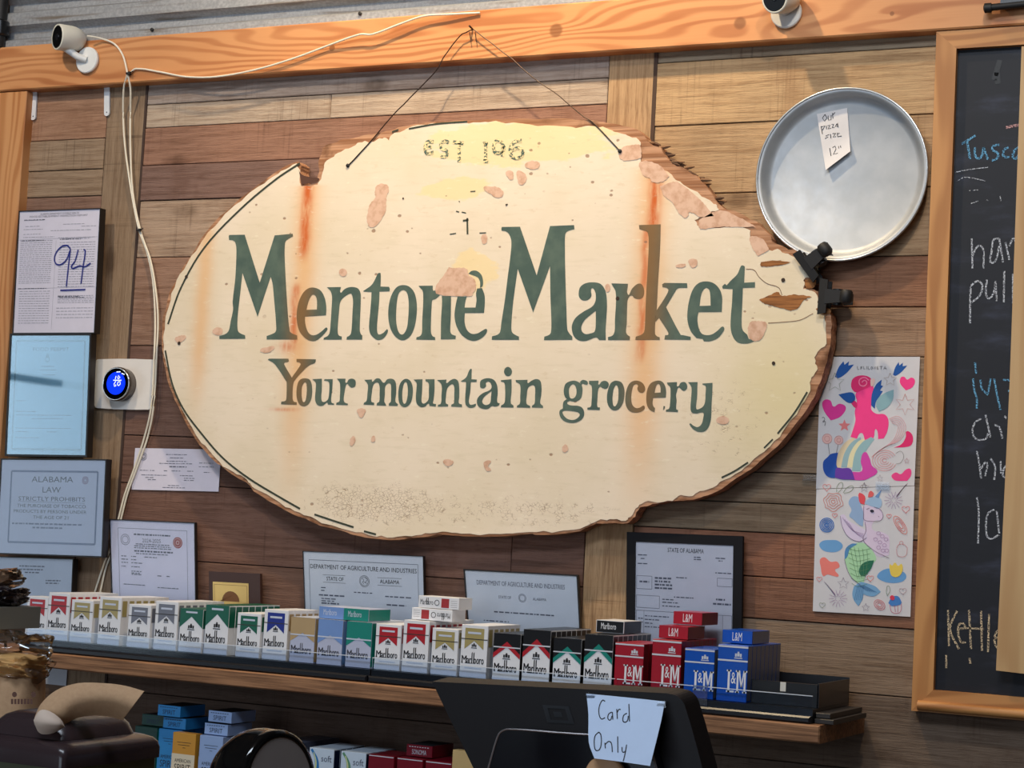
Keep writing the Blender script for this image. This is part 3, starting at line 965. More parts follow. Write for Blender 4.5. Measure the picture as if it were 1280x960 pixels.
# letters, traced one by one
LF = PF - 0.0006
cA, cB, cC = crop(260, 270, 6), crop(360, 330, 8), crop(480, 320, 8)
cD, cE, cF = crop(600, 270, 6), crop(700, 270, 6), crop(800, 310, 7.39)
cG, cH, cI = crop(320, 430, 7.11), crop(460, 440, 8), crop(560, 440, 8)
cJ, cK = crop(680, 450, 9.6), crop(760, 450, 8)
LETTERS = [
    ('M', cA, [["155,150c 160,142c 275,140c 388,500c 500,145c 635,133c 638,152c 590,180 578,205 575,300 590,600 612,860 630,880 668,895c 670,925c 440,925c 440,900c 480,885 505,870 512,840 497,640 483,500 470,455c 372,755c 258,425c 245,550 222,760 222,850 235,875 278,895c 280,920c 85,922c 85,900c 130,885 155,860 170,790 188,700 185,640 205,460 213,260 205,200 185,182 158,180c"]]),
    ('e', cB, [["380,512c 170,525c 172,590 195,670 230,708 280,708 340,670 380,635 395,645 388,665 340,720 280,765 225,768 160,730 110,660 88,560 90,460 110,370 150,290 200,245 255,235 320,260 360,320 380,400 383,470",
                "185,458c 288,455c 290,400 285,340 265,310 240,310 215,350 195,405"]]),
    ('n', cB, [["388,232c 530,230c 525,285 560,255 600,235 650,230 700,245 725,290 728,360 722,520 718,660 728,700 742,715c 742,755c 585,755c 588,730c 615,715 630,690 638,620 645,480 650,370 640,310 625,295 590,310 540,350 520,390 510,480 500,600 498,690 510,715 538,725c 538,755c 355,755c 358,738c 395,720 415,690 425,600 435,450 440,330 425,270"]]),
    ('t', cB, [["755,268c 830,215 865,165 890,110 905,90 925,90c 928,130 925,225c 1010,228c 1018,250 1015,272c 915,275c 910,400 895,550 890,640 895,690 910,705 950,690 990,650c 1000,665 985,705 950,745 900,760 860,740 820,690 810,620 822,480 832,350 835,280c 755,275c"]]),
    ('o', cC, [["190,290 250,305 300,360 325,450 328,560 310,690 270,790 210,838 160,838 100,790 60,710 42,600 50,480 80,380 130,310",
                "190,340 225,360 243,420 247,510 240,640 225,730 190,783 160,778 135,730 122,650 122,560 130,450 150,370"]]),
    ('n', cC, [["345,298c 488,296c 492,345 515,342c 520,375c 560,390c 515,430 485,440 478,470 470,650 470,760 485,800 510,812c 512,838c 322,835c 325,812c 360,800 378,770 382,650 390,500 392,400 385,345 365,322"],
               ["578,398c 670,402c 668,600 662,740 675,780 718,798c 715,830c 568,833c 570,640 580,470"]]),
    ('e', cC, [["1000,568c 808,570c 805,650 825,730 870,775 930,775 985,745 1020,728 1032,745 1010,790 950,835 890,848 830,830 770,780 725,700 705,600 715,500 735,405c 828,405c 812,460 805,515c 915,515c 925,440 920,380 930,325c 980,320c 1005,390 1008,470"],
               ["845,175c 880,148 930,150 975,190 990,250 985,300 960,318c 960,260 940,215 900,195"]]),
    ('M', cD, [["160,100c 163,82c 300,80c 425,445c 525,75c 705,68c 708,98c 660,112 640,135 637,250 640,450 648,700 655,850 670,880 692,905c 692,928c 480,930c 482,905c 520,890 532,870 535,800 528,600 525,375c 398,722c 283,395c 265,520 245,680 235,820 240,870 262,890 292,905c 292,928c 88,928c 90,902c 130,890 150,870 160,800 185,640 210,440 230,280 235,190 220,140 195,115 162,110c"]]),
    ('a', cD, [["740,580 750,535 790,505 850,497 905,510 940,560 952,650 948,760 942,850 943,930c 895,930c 870,910 800,935 750,935 710,910 690,860 692,810 720,760 780,715 840,680 865,640 868,590 858,555 840,540 832,560 835,600 810,628 770,632 745,610",
                "868,710c 868,800 860,865 830,880 790,885 765,865 760,830 785,780 830,740"]]),
    ('r', cE, [["385,505c 510,508c 510,590 540,545 580,510 610,510 630,550 625,600 600,620 560,615 535,595 510,620 503,680 500,800 495,870 505,890 525,905c 523,930c 360,930c 360,908c 395,895 410,860 412,780 420,640 415,560 395,525"]]),
    ('k', cE, [["592,68c 755,62c 750,250 735,500 725,695c 715,780c 712,880 725,900 748,910c 748,928c 565,928c 568,905c 610,890 630,870 637,820 645,600 660,350 665,180 655,120 630,108 595,98c"]]),
    ('k2', cF, [["205,335c 225,322c 435,325c 437,368c 380,368 345,375 320,410 240,545c 375,800 400,805 468,820c 468,848c 225,845c 232,805c 260,800 255,770 175,645c 135,690c 150,580c 235,450 262,390 250,370 208,360c"]]),
    ('e', cF, [["755,590c 540,592c 530,650 540,730 570,790 620,805 670,795 720,760 760,725 778,740 770,770 720,830 650,860 590,862c 580,840c 520,830c 470,770 440,680 438,590 455,480 490,380 540,325 610,308 680,325 735,380 758,450 757,530",
                "550,535c 652,532c 650,450 640,390 615,368 590,380 565,430"]]),
    ('t', cF, [["760,355 785,330c 800,345c 835,305 900,240 930,170 945,160 968,170c 962,320c 1062,315c 1062,365c 950,368c 945,500 938,700 950,760 990,800c 1005,840c 1065,858c 1000,880 920,878 870,840 840,760 838,650 850,500 855,378c 765,375c"]]),
    ('Y', cG, [["105,140c 115,130c 288,130c 290,155 255,165 250,180 318,298c 395,185 390,165 360,158c 360,132c 532,136c 525,165 480,185 440,215 345,320 330,360 325,480 335,510 362,518c 362,540c 222,535c 225,512c 260,505 270,480 272,340 265,325 180,195 150,165"]]),
    ('o', cG, [["440,305 480,320 498,380 495,470 470,530 430,553 390,540 365,490 360,410 375,340 400,312", "438,340 450,370 450,440 440,500 425,517 412,500 405,440 412,370"]]),
    ('u', cG, [["500,312c 585,308c 585,400 580,480 590,512 615,512 640,490 650,430 650,345 635,330 605,325c 608,312c 682,312c 678,400 668,480 672,520 695,530c 690,540c 640,538c 630,520 600,545 570,550 540,535 525,490 530,400 530,345"]]),
    ('r', cG, [["718,308c 795,308c 800,345 825,315 855,308 880,320 887,350 878,378 850,388 830,375 810,355 795,385 785,440 780,500 790,520 817,530c 815,543c 712,540c 715,522c 740,510 745,470 748,400 745,345 735,328"]]),
    ('m', cG, [["962,318c 1030,315c 1035,335 1065,308 1100,308 1135,345 1165,315 1200,308 1230,320 1245,360 1245,440 1238,500 1245,520 1262,535c 1258,550c 1180,548c 1180,530c 1198,510 1200,440 1200,370 1190,350 1165,355 1148,380 1145,450 1140,510 1150,530 1157,548c 1072,545c 1075,525c 1095,510 1098,440 1098,380 1085,345 1060,345 1040,370 1030,430 1025,510 1050,522c 1050,542c 955,538c 960,522c 982,505 990,440 995,370 985,345"]]),
    ('o', cH, [["375,268 420,285 445,340 447,420 430,500 390,545 350,548 315,515 303,440 308,360 330,300", "375,300 395,340 397,420 385,490 365,518 348,495 342,430 350,350"]]),
    ('u', cH, [["455,275c 545,272c 540,400 535,490 550,515 580,505 605,470 608,380 605,310 575,290c 575,272c 665,272c 665,380 655,480 650,512 680,520c 678,545c 615,538c 605,515 570,545 530,550 490,520 478,460 485,360 485,310"]]),
    ('n', cH, [["690,280c 785,275c 785,310 820,285 865,268 900,290 912,350 912,450 908,510 940,525c 940,550c 830,545c 835,525c 858,510 862,430 862,350 845,322 815,335 790,370 780,440 778,510 802,525c 800,545c 698,545c 700,528c 728,515 735,430 738,350 725,310"]]),
    ('t', cI, [["130,290c 180,255 205,200 225,168 237,170c 235,272c 288,275c 285,298c 228,300c 222,400 208,490 220,525 250,525 280,515c 275,540 240,558 200,550 175,520 172,450 178,360 180,298c 132,296c"]]),
    ('a', cI, [["320,330 325,290 360,268 410,262 460,280 490,330 497,410 492,500 518,515c 505,535 470,545 440,540 400,568 350,568 305,545 288,500 300,455 350,410 410,385 435,355 425,310 400,295 378,310 380,340 355,362 325,355",
                "435,390c 430,450 420,510 385,530 355,520 342,490 360,450 400,415"]]),
    ('i', cI, [["528,282c 635,272c 635,400 628,510 655,535c 655,555c 528,553c 530,535c 560,515 570,480 570,350 560,305 530,295c"], ["600,149 628,165 640,195 628,228 600,241 572,228 560,195 572,162"]]),
    ('n', cI, [["675,280c 795,278c 798,310 830,290 880,270 920,285 935,340 932,430 922,510 950,540c 950,558c 838,553c 840,538c 865,515 870,440 872,370 860,335 830,335 800,360 788,430 785,515 822,540c 820,557c 688,553c 690,538c 718,515 722,440 725,360 715,320 680,300c"]]),
    ('g', cJ, [["345,248 410,262 455,310 460,390 440,460 390,495 330,495 270,465 240,410 240,340 265,280", "345,290 380,320 390,390 375,440 345,462 315,455 300,400 305,330"],
               ["430,265c 460,240 500,245 525,265 520,295 490,292 460,285 450,310c"],
               ["270,470c 235,500 225,550 225,580 190,605 185,650 210,705 270,745 350,755 420,735 470,690 482,630 460,575 410,550 330,545 285,530 280,505 310,490c", "222,620 250,608 330,612 400,625 425,645 425,670 390,705 340,720 280,705 240,670 225,640"]]),
    ('r', cJ, [["540,250c 655,248c 655,295 690,260 740,250 775,280 770,320 740,345 700,335 670,320 648,370 642,450 640,560 672,570c 668,600c 520,595c 520,572c 560,560 570,500 575,400 570,310 540,285c"]]),
    ('o', cJ, [["870,248 925,265 960,330 965,420 945,520 895,590 845,605 800,585 765,530 755,440 770,350 800,280 840,252", "870,300 890,340 893,420 885,500 860,550 840,555 825,520 822,440 835,350 855,310"]]),
    ('c', cK, [["365,310 340,328 310,318 293,285 300,255 280,240 255,255 238,310 232,390 245,450 280,480 320,475 355,455 368,470 355,500 310,522 260,525 210,505 180,455 172,385 185,300 215,235 260,208 310,210 350,235 370,275"]]),
    ('e', cK, [["577,375c 450,378c 445,430 455,465 470,480c 465,520c 420,500 390,450 382,380 392,300 425,235 480,208 530,210 565,245 580,300 580,350", "465,328c 525,325c 525,280 510,240 490,245 475,280"],
               ["555,460c 570,465 562,490 550,500c"]]),
    ('r', cK, [["590,225c 690,220c 695,265 730,225 770,222 792,255 785,290 755,308 730,290 705,275 690,310 680,350 685,400 682,490 700,500c 698,520c 578,515c 580,498c 610,485 620,430 625,330 620,270 595,245c"]]),
    ('y', cK, [["800,222c 895,220c 892,300 890,380 882,440 885,490 910,490 950,465 970,420 975,340 975,260 945,245c 945,235c 1045,228c 1042,330 1035,450 1030,580 1010,660 970,710 905,718 850,690 812,640c 825,632c 860,660 900,670 935,640 950,590 955,530 930,525 880,535 835,520 825,470 832,370 835,280 820,245"]]),
]
kk = None
for ch, cr, pieces in LETTERS:
    m = kk if ch == 'k2' else MB()
    for pc in pieces:
        m.flat([outline(q, cr, 4) for q in pc], onY(LF))
    if ch == 'k':
        kk = m
        continue
    m.build('letter', M_LETTER, sign)

# faded words above: EST 196
m = MB()
cL = crop(520, 160, 6.4)
for lines in ([[(140, 110), (85, 115), (82, 200), (140, 195)], [(85, 155), (125, 152)]],
              [[(262, 118), (235, 105), (200, 125), (205, 165), (245, 185), (240, 225), (195, 228)]],
              [[(295, 112), (380, 122)], [(345, 120), (345, 272)]],
              [[(535, 125), (575, 118)], [(558, 112), (556, 258)], [(538, 265), (578, 265)]],
              [[(700, 150), (680, 110), (640, 105), (620, 150), (635, 195), (680, 195), (700, 150), (700, 180), (690, 228)]],
              [[(845, 100), (790, 110), (755, 160), (765, 225), (820, 240), (855, 200), (820, 160), (765, 180)]]):
    strokes(m, lines, lambda x, y: P(*cL(x, y), LF), 0.0075)
m.build('faded_words', M_LETTER_WORN, sign, 'faded green words EST 196 at the top')
m = MB()
strokes(m, [[(410, 720), (412, 850)], [(375, 742), (420, 735)]], lambda x, y: P(*cL(x, y), LF), 0.004)
strokes(m, [[(320, 665), (345, 672)], [(365, 672), (400, 680)], [(435, 508), (475, 505)], [(270, 850), (320, 842)], [(508, 840), (560, 838)], [(342, 586), (350, 590)], [(722, 612), (735, 610)]],
        lambda x, y: P(*cL(x, y), LF), 0.0022)
m.build('flake_mark', plain(60, 66, 52, 0.7), sign)

# pinstripe border
for pts, w in (([(375, 204), (345, 224), (300, 262), (255, 310), (226, 360), (210, 405)], 0.0045),
               ([(206.5, 438), (215, 479), (229, 511), (251, 541), (279, 573), (311, 598), (347, 620), (375, 636)], 0.0042),
               ([(393, 643), (420, 652), (442, 659)], 0.004), ([(455, 664), (470, 668)], 0.004),
               ([(490, 165), (498, 162)], 0.0035), ([(511, 161), (545, 155), (584, 152)], 0.0038),
               ([(1009, 490), (993, 516), (972, 542)], 0.0035), ([(966, 549), (955, 560)], 0.003), ([(935, 578), (918, 589), (902, 597)], 0.0035)):
    MB().ribbon([P(x, y, LF) for x, y in smooth_line(pts, 5)], w).build('border_line', plain(52, 58, 44, 0.7), sign)

# bare patches where the paint has come away
cM, cN = crop(200, 140, 4), crop(740, 140, 4)
cO, cQ, cR = crop(740, 360, 4), crop(930, 300, 8), crop(520, 160, 6.4)
PATCH = [
    (cM, "1085,365 1130,362 1145,390 1130,430 1130,490 1090,560 1050,578 1035,540 1045,470 1075,430 1075,395", 0),
    (cC, "645,110c 690,122 760,118 830,130 845,190 905,230 920,320 870,405c 800,400 700,400 530,380 510,330c 530,280 600,190", 0),
    (cN, "240,250 330,260 370,300 385,320c 350,350 300,350 290,330 260,320", 0),
    (cN, "340,370c 400,350 430,350 520,420 560,460 610,520c 540,525 490,500 470,530 430,500 400,450 360,420", 0),
    (cN, "535,540c 640,490 720,520 790,555 820,575c 700,575 620,575 540,585", 0),
    (cN, "790,625 830,625 860,640 885,690c 830,720c 800,680", 0),
    (cN, "150,180 210,165 240,165 245,230c 200,240 140,235", 0),
    (cR, "870,300 900,270 960,265 990,285 970,325 910,328", 0),
    (cR, "720,350 770,345 780,400 760,415 730,390", 0), (cR, "808,345 850,350 885,390 870,440 830,455 812,410", 0),
    (cR, "540,475 600,470 660,475 700,520 660,560 590,525", 0), (cR, "525,860 560,850 568,910 540,928 525,905", 0),
    (cO, "785,180 800,165c 850,165 875,180 860,230 830,265 790,255 780,220", 0),
    (cQ, "170,220c 300,205 420,215 475,222c 380,250 240,265 165,258", 1),
    (cQ, "150,600c 260,550 340,520 380,560 520,545 680,570c 600,600 540,680 470,708c 330,670 220,640", 1),
    (cQ, "610,400c 710,390 705,470 620,490c", 1), (cQ, "715,690c 800,670 870,700 860,740c 760,735", 1),
    (cB, "510,70 540,45 580,60 590,95 560,125 520,110", 0), (cA, "30,870 60,835 105,845 108,880 70,895", 0),
    (cO, "620,660 650,640 680,650 680,675 640,680", 0), (crop(200, 360, 4), "80,245 120,235 130,250 95,275 75,262", 0),
    (crop(200, 360, 4), "500,310 540,295 570,290 565,310 530,325", 0), (crop(260, 520, 4), "710,120 730,100 735,130 715,150", 0),
    (crop(260, 520, 4), "815,115 830,98 835,125 820,130", 0), (crop(260, 520, 4), "1175,225 1200,215 1228,232 1195,250", 0),
    (crop(560, 500, 4), "180,310 215,305 200,330 215,350 195,355 180,330", 0), (crop(200, 360, 4), "985,610 1025,605 1020,635 1005,650 990,630", 0),
    (crop(560, 500, 4), "570,240 590,222 600,250 580,262", 0), (cE, "340,520 360,508 375,525 372,560 350,570 340,550", 0),
    (crop(800, 310, 7.39), "330,160 415,145 420,165 395,180 340,180", 0), (crop(800, 310, 7.39), "450,110 520,105 528,150 490,185 455,150", 0),
]
for cr, sx, kind in PATCH:
    MB().flat([jag(outline(sx, cr, 3), 0.7, len(sx), 1)], onY(LF - 0.0002)).build('bare_patch', M_SPLIT if kind else M_PRIMER, sign)
# nail holes
for qx, qy, r in ((224, 429, .004), (979, 350, .004), (967, 454, .0035), (233, 346, .004), (772, 373, .004), (504, 248, .002), (633, 256, .002)):
    p = P(qx, qy, LF)
    fn = quadmap(p + Vector((-.01, 0, .01)), p + Vector((.01, 0, .01)), p + Vector((.01, 0, -.01)), p + Vector((-.01, 0, -.01)))
    disc_on(MB(), fn, .5, .5, r, 0.0006, 10).build('nail_hole', plain(52, 38, 30, 0.8), sign)
# paint crack lines near the split on the right
m = MB()
strokes(m, [[(20, 290), (100, 300), (150, 370), (230, 435), (345, 475), (380, 550)], [(240, 830), (400, 820), (560, 800), (690, 735)]], lambda x, y: P(*cQ(x, y), LF), 0.0012)
m.build('crack', plain(120, 88, 64, 0.8), sign)
# splintered ply along the top right rim
rs = random.Random(5)
rim = [(806, 180), (826, 188), (840, 204), (858, 214), (872, 226), (886, 242), (898, 256)]
for i in range(30):
    t = rs.random() * (len(rim) - 1)
    a, b = rim[int(t)], rim[int(t) + 1]
    u = t - int(t)
    qx, qy = a[0] + (b[0] - a[0]) * u + rs.uniform(-3, 3), a[1] + (b[1] - a[1]) * u + rs.uniform(-4, 3)
    p = P(qx, qy, SF + rs.uniform(0.004, 0.02))
    L = rs.uniform(0.010, 0.022)
    d = Vector((1, -0.1, rs.uniform(-0.35, 0.2))).normalized() * L
    MB().tube([p, p + d * 0.6, p + d], [0.0045, 0.0036, 0.0012], 5).build('splinter', plain(120, 88, 62, 0.85) if i % 3 else plain(88, 62, 44, 0.85), sign)
# rusty torn notch on the upper left
MB().flat([outline("150,340c 165,400 190,440 230,470 300,490 380,500 470,520 440,560 400,575 200,610c 185,500", crop(360, 180, 12), 3)], onY(LF - 0.0003)).build('torn_notch', plain(86, 56, 44, 0.85), sign)

# ---- hanging wire
wire = thing('hanging_wire', P(591, 36, BY), 'twisted rusty wire holding the oval sign from a nail in the beam', 'wire')
M_WIRE = plain(62, 46, 38, 0.5, 0.6)
rs = random.Random(3)


def wire_run(pts, Ya, Yb):
    pts = smooth_line(pts, 4)
    n = len(pts) - 1
    out = []
    for i, (x, y) in enumerate(pts):
        p = P(x, y, Ya + (Yb - Ya) * i / n)
        out.append(p + Vector((rs.uniform(-.0006, .0006), 0, rs.uniform(-.0006, .0006))))
    return out


MB().tube(wire_run([(590, 37), (575, 45), (555, 71), (546, 87), (520, 115), (490, 145), (465, 175), (435, 207)], BY - 0.012, LF - 0.001), 0.0012, 6).build('strand', M_WIRE, wire)
MB().tube(wire_run([(592, 37), (640, 74), (665, 96), (700, 121), (730, 146), (741, 153), (775, 189)], BY - 0.012, LF - 0.001), 0.0012, 6).build('strand', M_WIRE, wire)
p = P(591, 36, BY)
MB().tube([p + Vector((0, 0.004, -0.002)), p + Vector((0, -0.016, 0.002))], 0.002, 8).build('nail', M_WIRE, wire)
for qx in (589, 596):
    MB().tube([P(qx - 2, 40, BY - .006), P(qx - 1, 47, BY - .006), P(qx, 53, BY - .006)], 0.001, 5).build('wire_tail', M_WIRE, wire)
for qx, qy in ((435, 207), (775, 189)):
    p = P(qx, qy, LF)
    MB().lathe([(0.0042, 0), (0.0042, 0.002), (0.002, 0.0035)], p, (0, -1, 0), 10).build('knot', M_RUBBER, wire)


# ---- spring clamps gripping the sign's right edge
def clamp(px, py, ang, label):
    c0 = P(px, py, SF - 0.006)
    t = thing('spring_clamp', c0, label, 'clamp', 'black spring clamps on the sign')
    d = Vector((math.cos(ang), 0, math.sin(ang)))      # towards the handles
    e = Vector((-d.z, 0, d.x))
    y = Vector((0, 1, 0))

    def pt(a, b, c):
        return c0 + d * a + e * b + y * c
    # two jaw plates, wide across the edge
    for s_, yy in ((0, -0.008), (1, 0.020)):
        q = [pt(-0.010, -0.034, yy), pt(-0.010, 0.034, yy), pt(0.007, 0.031, yy - 0.004), pt(0.007, -0.031, yy - 0.004)]
        MB().hull8(q, [v + y * 0.004 for v in q]).build('jaw', M_RUBBER, t)
    q = [pt(0.003, -0.014, -0.012), pt(0.003, 0.014, -0.012), pt(0.045, 0.010, -0.016), pt(0.045, -0.010, -0.016)]
    MB().hull8(q, [v + y * 0.004 for v in q]).build('handle', M_RUBBER, t)
    q = [pt(0.003, -0.014, 0.020), pt(0.003, 0.014, 0.020), pt(0.045, 0.010, 0.030), pt(0.045, -0.010, 0.030)]
    MB().hull8(q, [v + y * 0.004 for v in q]).build('handle', M_RUBBER, t)
    MB().lathe([(0.011, -0.015), (0.011, 0.015)], pt(0.024, 0, 0.004), e, 14).build('spring', M_BLACK, t)
    MB().lathe([(0.009, -0.012), (0.012, -0.008), (0.012, 0.008), (0.009, 0.012)], pt(0.045, 0, -0.014), e, 12).build('handle_tip', M_RUBBER, t)


clamp(1010, 332, math.radians(38), 'upper black spring clamp gripping the sign just under the round pan')
clamp(1031, 371, math.radians(-2), 'lower black spring clamp gripping the split right edge of the sign')

# ================================================================== THINGS ON THE WALL, RIGHT
# ---- round pizza pan
k = NT('brushed_aluminium')
nz = k.noise(k.pos(), 9.0, 4.0)
nf = k.noise(k.pos(), 70.0, 4.0)
k.color(k.mix(k.step(nz, 0.35, 0.7), rgb(172, 176, 180), rgb(194, 196, 198)))
k.put(k.b.inputs['Roughness'], k.math('ADD', k.math('MULTIPLY', nf, 0.2), 0.46))
k.bump(nf, 0.05, 0.001)
M_ALU = k.set(0.5, 0.6, 0.5)
k.put(k.b.inputs['Roughness'], k.math('ADD', k.math('MULTIPLY', nf, 0.2), 0.46))
pc = P(1052.5, 219, -0.02)
pan = thing('pizza_pan', (pc.x, -0.001, pc.z - 0.165), 'round silver aluminium pizza pan hung on the wall beside the chalkboard', 'pan')
R_ = 0.1655
MB().lathe([(0.0, 0.004), (0.140, 0.004), (0.147, 0.007), (0.152, 0.014), (0.156, 0.024), (0.160, 0.0265), (R_ - 0.001, 0.0265), (R_, 0.024), (R_ - 0.002, 0.022), (0.161, 0.023),
            (0.157, 0.012), (0.150, 0.002), (0.143, 0.0), (0.0, 0.0)], (pc.x, 0.0 - 0.004, pc.z), (0, -1, 0), 96).build('dish', M_ALU, pan)
MB().lathe([(R_ - 0.0035, 0.0262), (R_ - 0.002, 0.0295), (R_ + 0.0008, 0.0285), (R_ + 0.0012, 0.025), (R_ - 0.001, 0.023)], (pc.x, -0.004, pc.z), (0, -1, 0), 96, caps=False).build('rolled_rim', plain(216, 216, 214, 0.3, 0.8), pan)

cN4 = crop(960, 0, 4)
note = thing('size_note', P(1045, 175, -0.012), 'small white handwritten note about pizza size taped on the silver pan', 'note')


def curl(px, py, base=-0.0100):
    # the lower right corner lifts off the pan
    d = max(0.0, ((px - 1032) * 0.55 + (py - 185) * 0.8) / 22.0)
    return P(px, py, base - 0.010 * d * d)


m = MB()
A_, B_, C_, D_ = (1021, 142.5), (1059, 135), (1063, 189), (1032, 212.5)
NU, NV = 6, 10
grid = []
for j in range(NV + 1):
    for i in range(NU + 1):
        u, v = i / NU, j / NV
        x = (A_[0] * (1 - u) + B_[0] * u) * (1 - v) + (D_[0] * (1 - u) + C_[0] * u) * v
        y = (A_[1] * (1 - u) + B_[1] * u) * (1 - v) + (D_[1] * (1 - u) + C_[1] * u) * v
        grid.append(curl(x, y))
m.add(grid, [(j * (NU + 1) + i, j * (NU + 1) + i + 1, (j + 1) * (NU + 1) + i + 1, (j + 1) * (NU + 1) + i) for j in range(NV) for i in range(NU)], True)
m.build('paper', M_PAPER_W, note)
NOTE = [[(285, 572), (272, 590), (282, 605), (295, 590), (285, 572)], [(300, 578), (302, 600), (315, 598), (316, 575)], [(322, 565), (325, 592)], [(323, 575), (335, 562)],
        [(265, 630), (272, 670)], [(265, 635), (285, 628), (272, 650)], [(292, 628), (292, 645)], [(298, 628), (310, 624), (300, 645), (315, 640)], [(318, 622), (328, 620), (320, 640), (332, 636)],
        [(345, 618), (336, 632), (346, 632), (348, 615), (350, 636)], [(305, 672), (288, 680), (300, 685), (285, 692)], [(312, 670), (314, 690)], [(322, 668), (338, 665), (325, 685), (340, 682)],
        [(345, 672), (358, 665), (345, 665), (348, 683), (368, 680)], [(308, 740), (315, 780)], [(322, 738), (335, 730), (340, 745), (326, 772), (348, 766)], [(352, 730), (354, 742)], [(362, 728), (364, 738)]]
strokes(MB(), NOTE, lambda x, y: curl(*cN4(x, y), -0.0106), 0.0014, smooth=False).build('handwriting', M_INK, note)

# ---- chalkboard
FY = -0.030
M_BFRAME = timber_mat('oiled_pine_frame', rgb(204, 148, 90), rgb(160, 104, 54), (), True, 0.55)
M_BFRAMEH = timber_mat('oiled_pine_rail', rgb(204, 146, 88), rgb(152, 96, 48), (), False, 0.5)
xl0, xl1 = xx(1155, 460, FY), xx(1181, 460, FY)
zt1, zt0 = zz(1163, 40, FY), zz(1190, 61, FY)
zr1, zr0 = zz(1172, 863, FY), zz(1147, 889, FY)
XR = xl1 + 0.95
board = thing('chalkboard', ((xl0 + XR) / 2, 0, zr0), 'tall black chalkboard menu in an orange wood frame at the right', 'chalkboard')


def bar(q, name, mat):
    """mitred bar from its outline in x,z with a rounded front"""
    cx = sum(p[0] for p in q) / 4
    cz = sum(p[1] for p in q) / 4
    f = [Vector((x, FY, z)) for x, z in q]
    b = [Vector((x, -0.001, z)) for x, z in q]
    MB().hull8(f, b).build(name, mat, board)


bar([(xl0, zt1), (xl1, zt0), (xl1, zr1), (xl0, zr0)], 'frame_stile', M_BFRAME)
bar([(XR, zt0), (XR + 0.045, zt1), (XR + 0.045, zr0), (XR, zr1)], 'frame_stile', M_BFRAME)
bar([(xl0, zt1), (XR + 0.045, zt1), (XR, zt0), (xl1, zt0)], 'frame_rail', M_BFRAMEH)
bar([(xl1, zr1), (XR, zr1), (XR + 0.045, zr0), (xl0, zr0)], 'frame_rail', M_BFRAMEH)
# rounded bead along the lower rail
MB().tube([(xl0 + 0.012, FY - 0.001, zr0 + 0.011), (XR, FY - 0.001, zr0 + 0.011)], 0.009, 10).build('frame_bead', M_BFRAMEH, board)
k = NT('chalkboard_slate')
s = k.sep(k.pos())
dn = k.noise(k.comb(k.math('MULTIPLY', s[0], 3.0), 0.0, k.math('MULTIPLY', s[2], 9.0)), 2.5, 5.0, 0.6)
k.color(k.mix(k.step(dn, 0.5, 0.85), rgb(24, 25, 32), rgb(58, 62, 80)))
M_SLATE = k.set(0.55, 0, 0.35)
SY = -0.016
slate = MB().box(xl1 - 0.002, XR + 0.002, SY, -0.002, zr1 - 0.002, zt0 + 0.002).build('slate', M_SLATE, board)


def chalk_mat(name, c):
    k = NT(name)
    nz = k.noise(k.pos(), 420.0, 3.0)
    k.color(k.mix(k.step(nz, 0.40, 0.60), rgb(40, 42, 54), c))
    return k.set(0.9, 0, 0.1)


CH_W, CH_B, CH_P, CH_Y = chalk_mat('chalk_white', rgb(214, 218, 226)), chalk_mat('chalk_blue', rgb(120, 186, 226)), chalk_mat('chalk_pink', rgb(226, 176, 172)), chalk_mat('chalk_cream', rgb(232, 208, 170))
c8, c9, c5 = crop(1160, 120, 3.2), crop(1160, 420, 3.2), crop(960, 720, 4)
CY_ = SY - 0.0006


def chalk(lines, cr, w, mat, nm='chalk_word'):
    strokes(MB(), lines, lambda x, y: P(*cr(x, y), CY_), w).build(nm, mat, slate)


chalk([[(135, 192), (190, 158)], [(157, 182), (168, 252)], [(188, 205), (188, 235), (200, 250), (215, 240), (222, 205)], [(222, 205), (240, 255)], [(285, 195), (262, 200), (258, 215), (280, 230), (275, 250), (255, 258)],
       [(322, 205), (305, 215), (302, 240), (325, 245)], [(362, 205), (345, 220), (340, 245), (355, 248), (370, 215)], [(370, 205), (372, 245), (380, 250)]], c8, 0.0042, CH_B)
chalk([[(312, 126), (400, 108)]], c8, 0.005, CH_P, 'chalk_mark')
chalk([[(110, 305), (160, 295), (240, 285)], [(115, 340), (150, 325), (230, 340)], [(165, 378), (200, 376)], [(172, 430), (200, 420)], [(235, 415), (240, 420)], [(288, 400), (292, 420)]], c8, 0.0016, CH_W, 'chalk_mark')
chalk([[(175, 570), (178, 690)], [(178, 640), (200, 600), (220, 610), (222, 690)], [(285, 570), (262, 575), (255, 620), (250, 665), (270, 660), (285, 600)], [(285, 570), (300, 665)], [(310, 585), (325, 655)], [(325, 600), (345, 570), (352, 640)]], c8, 0.0032, CH_W)
chalk([[(170, 760), (168, 910)], [(170, 760), (200, 740), (218, 760), (205, 800), (175, 825)], [(235, 735), (232, 790), (245, 810), (265, 780), (270, 740)], [(270, 740), (275, 820)], [(305, 700), (303, 825)], [(340, 710), (340, 830)]], c8, 0.0034, CH_W)
chalk([[(188, 105), (193, 150)], [(180, 170), (185, 215), (195, 250), (195, 290)], [(210, 175), (215, 210), (240, 235)], [(265, 170), (275, 230), (290, 295)], [(300, 175), (330, 180), (345, 215), (320, 220)], [(250, 170), (240, 230)]], c9, 0.0034, CH_B)
chalk([[(212, 330), (190, 345), (178, 375), (190, 410), (230, 412), (240, 390)], [(230, 315), (250, 405)], [(265, 355), (285, 365), (298, 410)], [(320, 370), (328, 405)], [(305, 320), (315, 330)]], c9, 0.0032, CH_W)
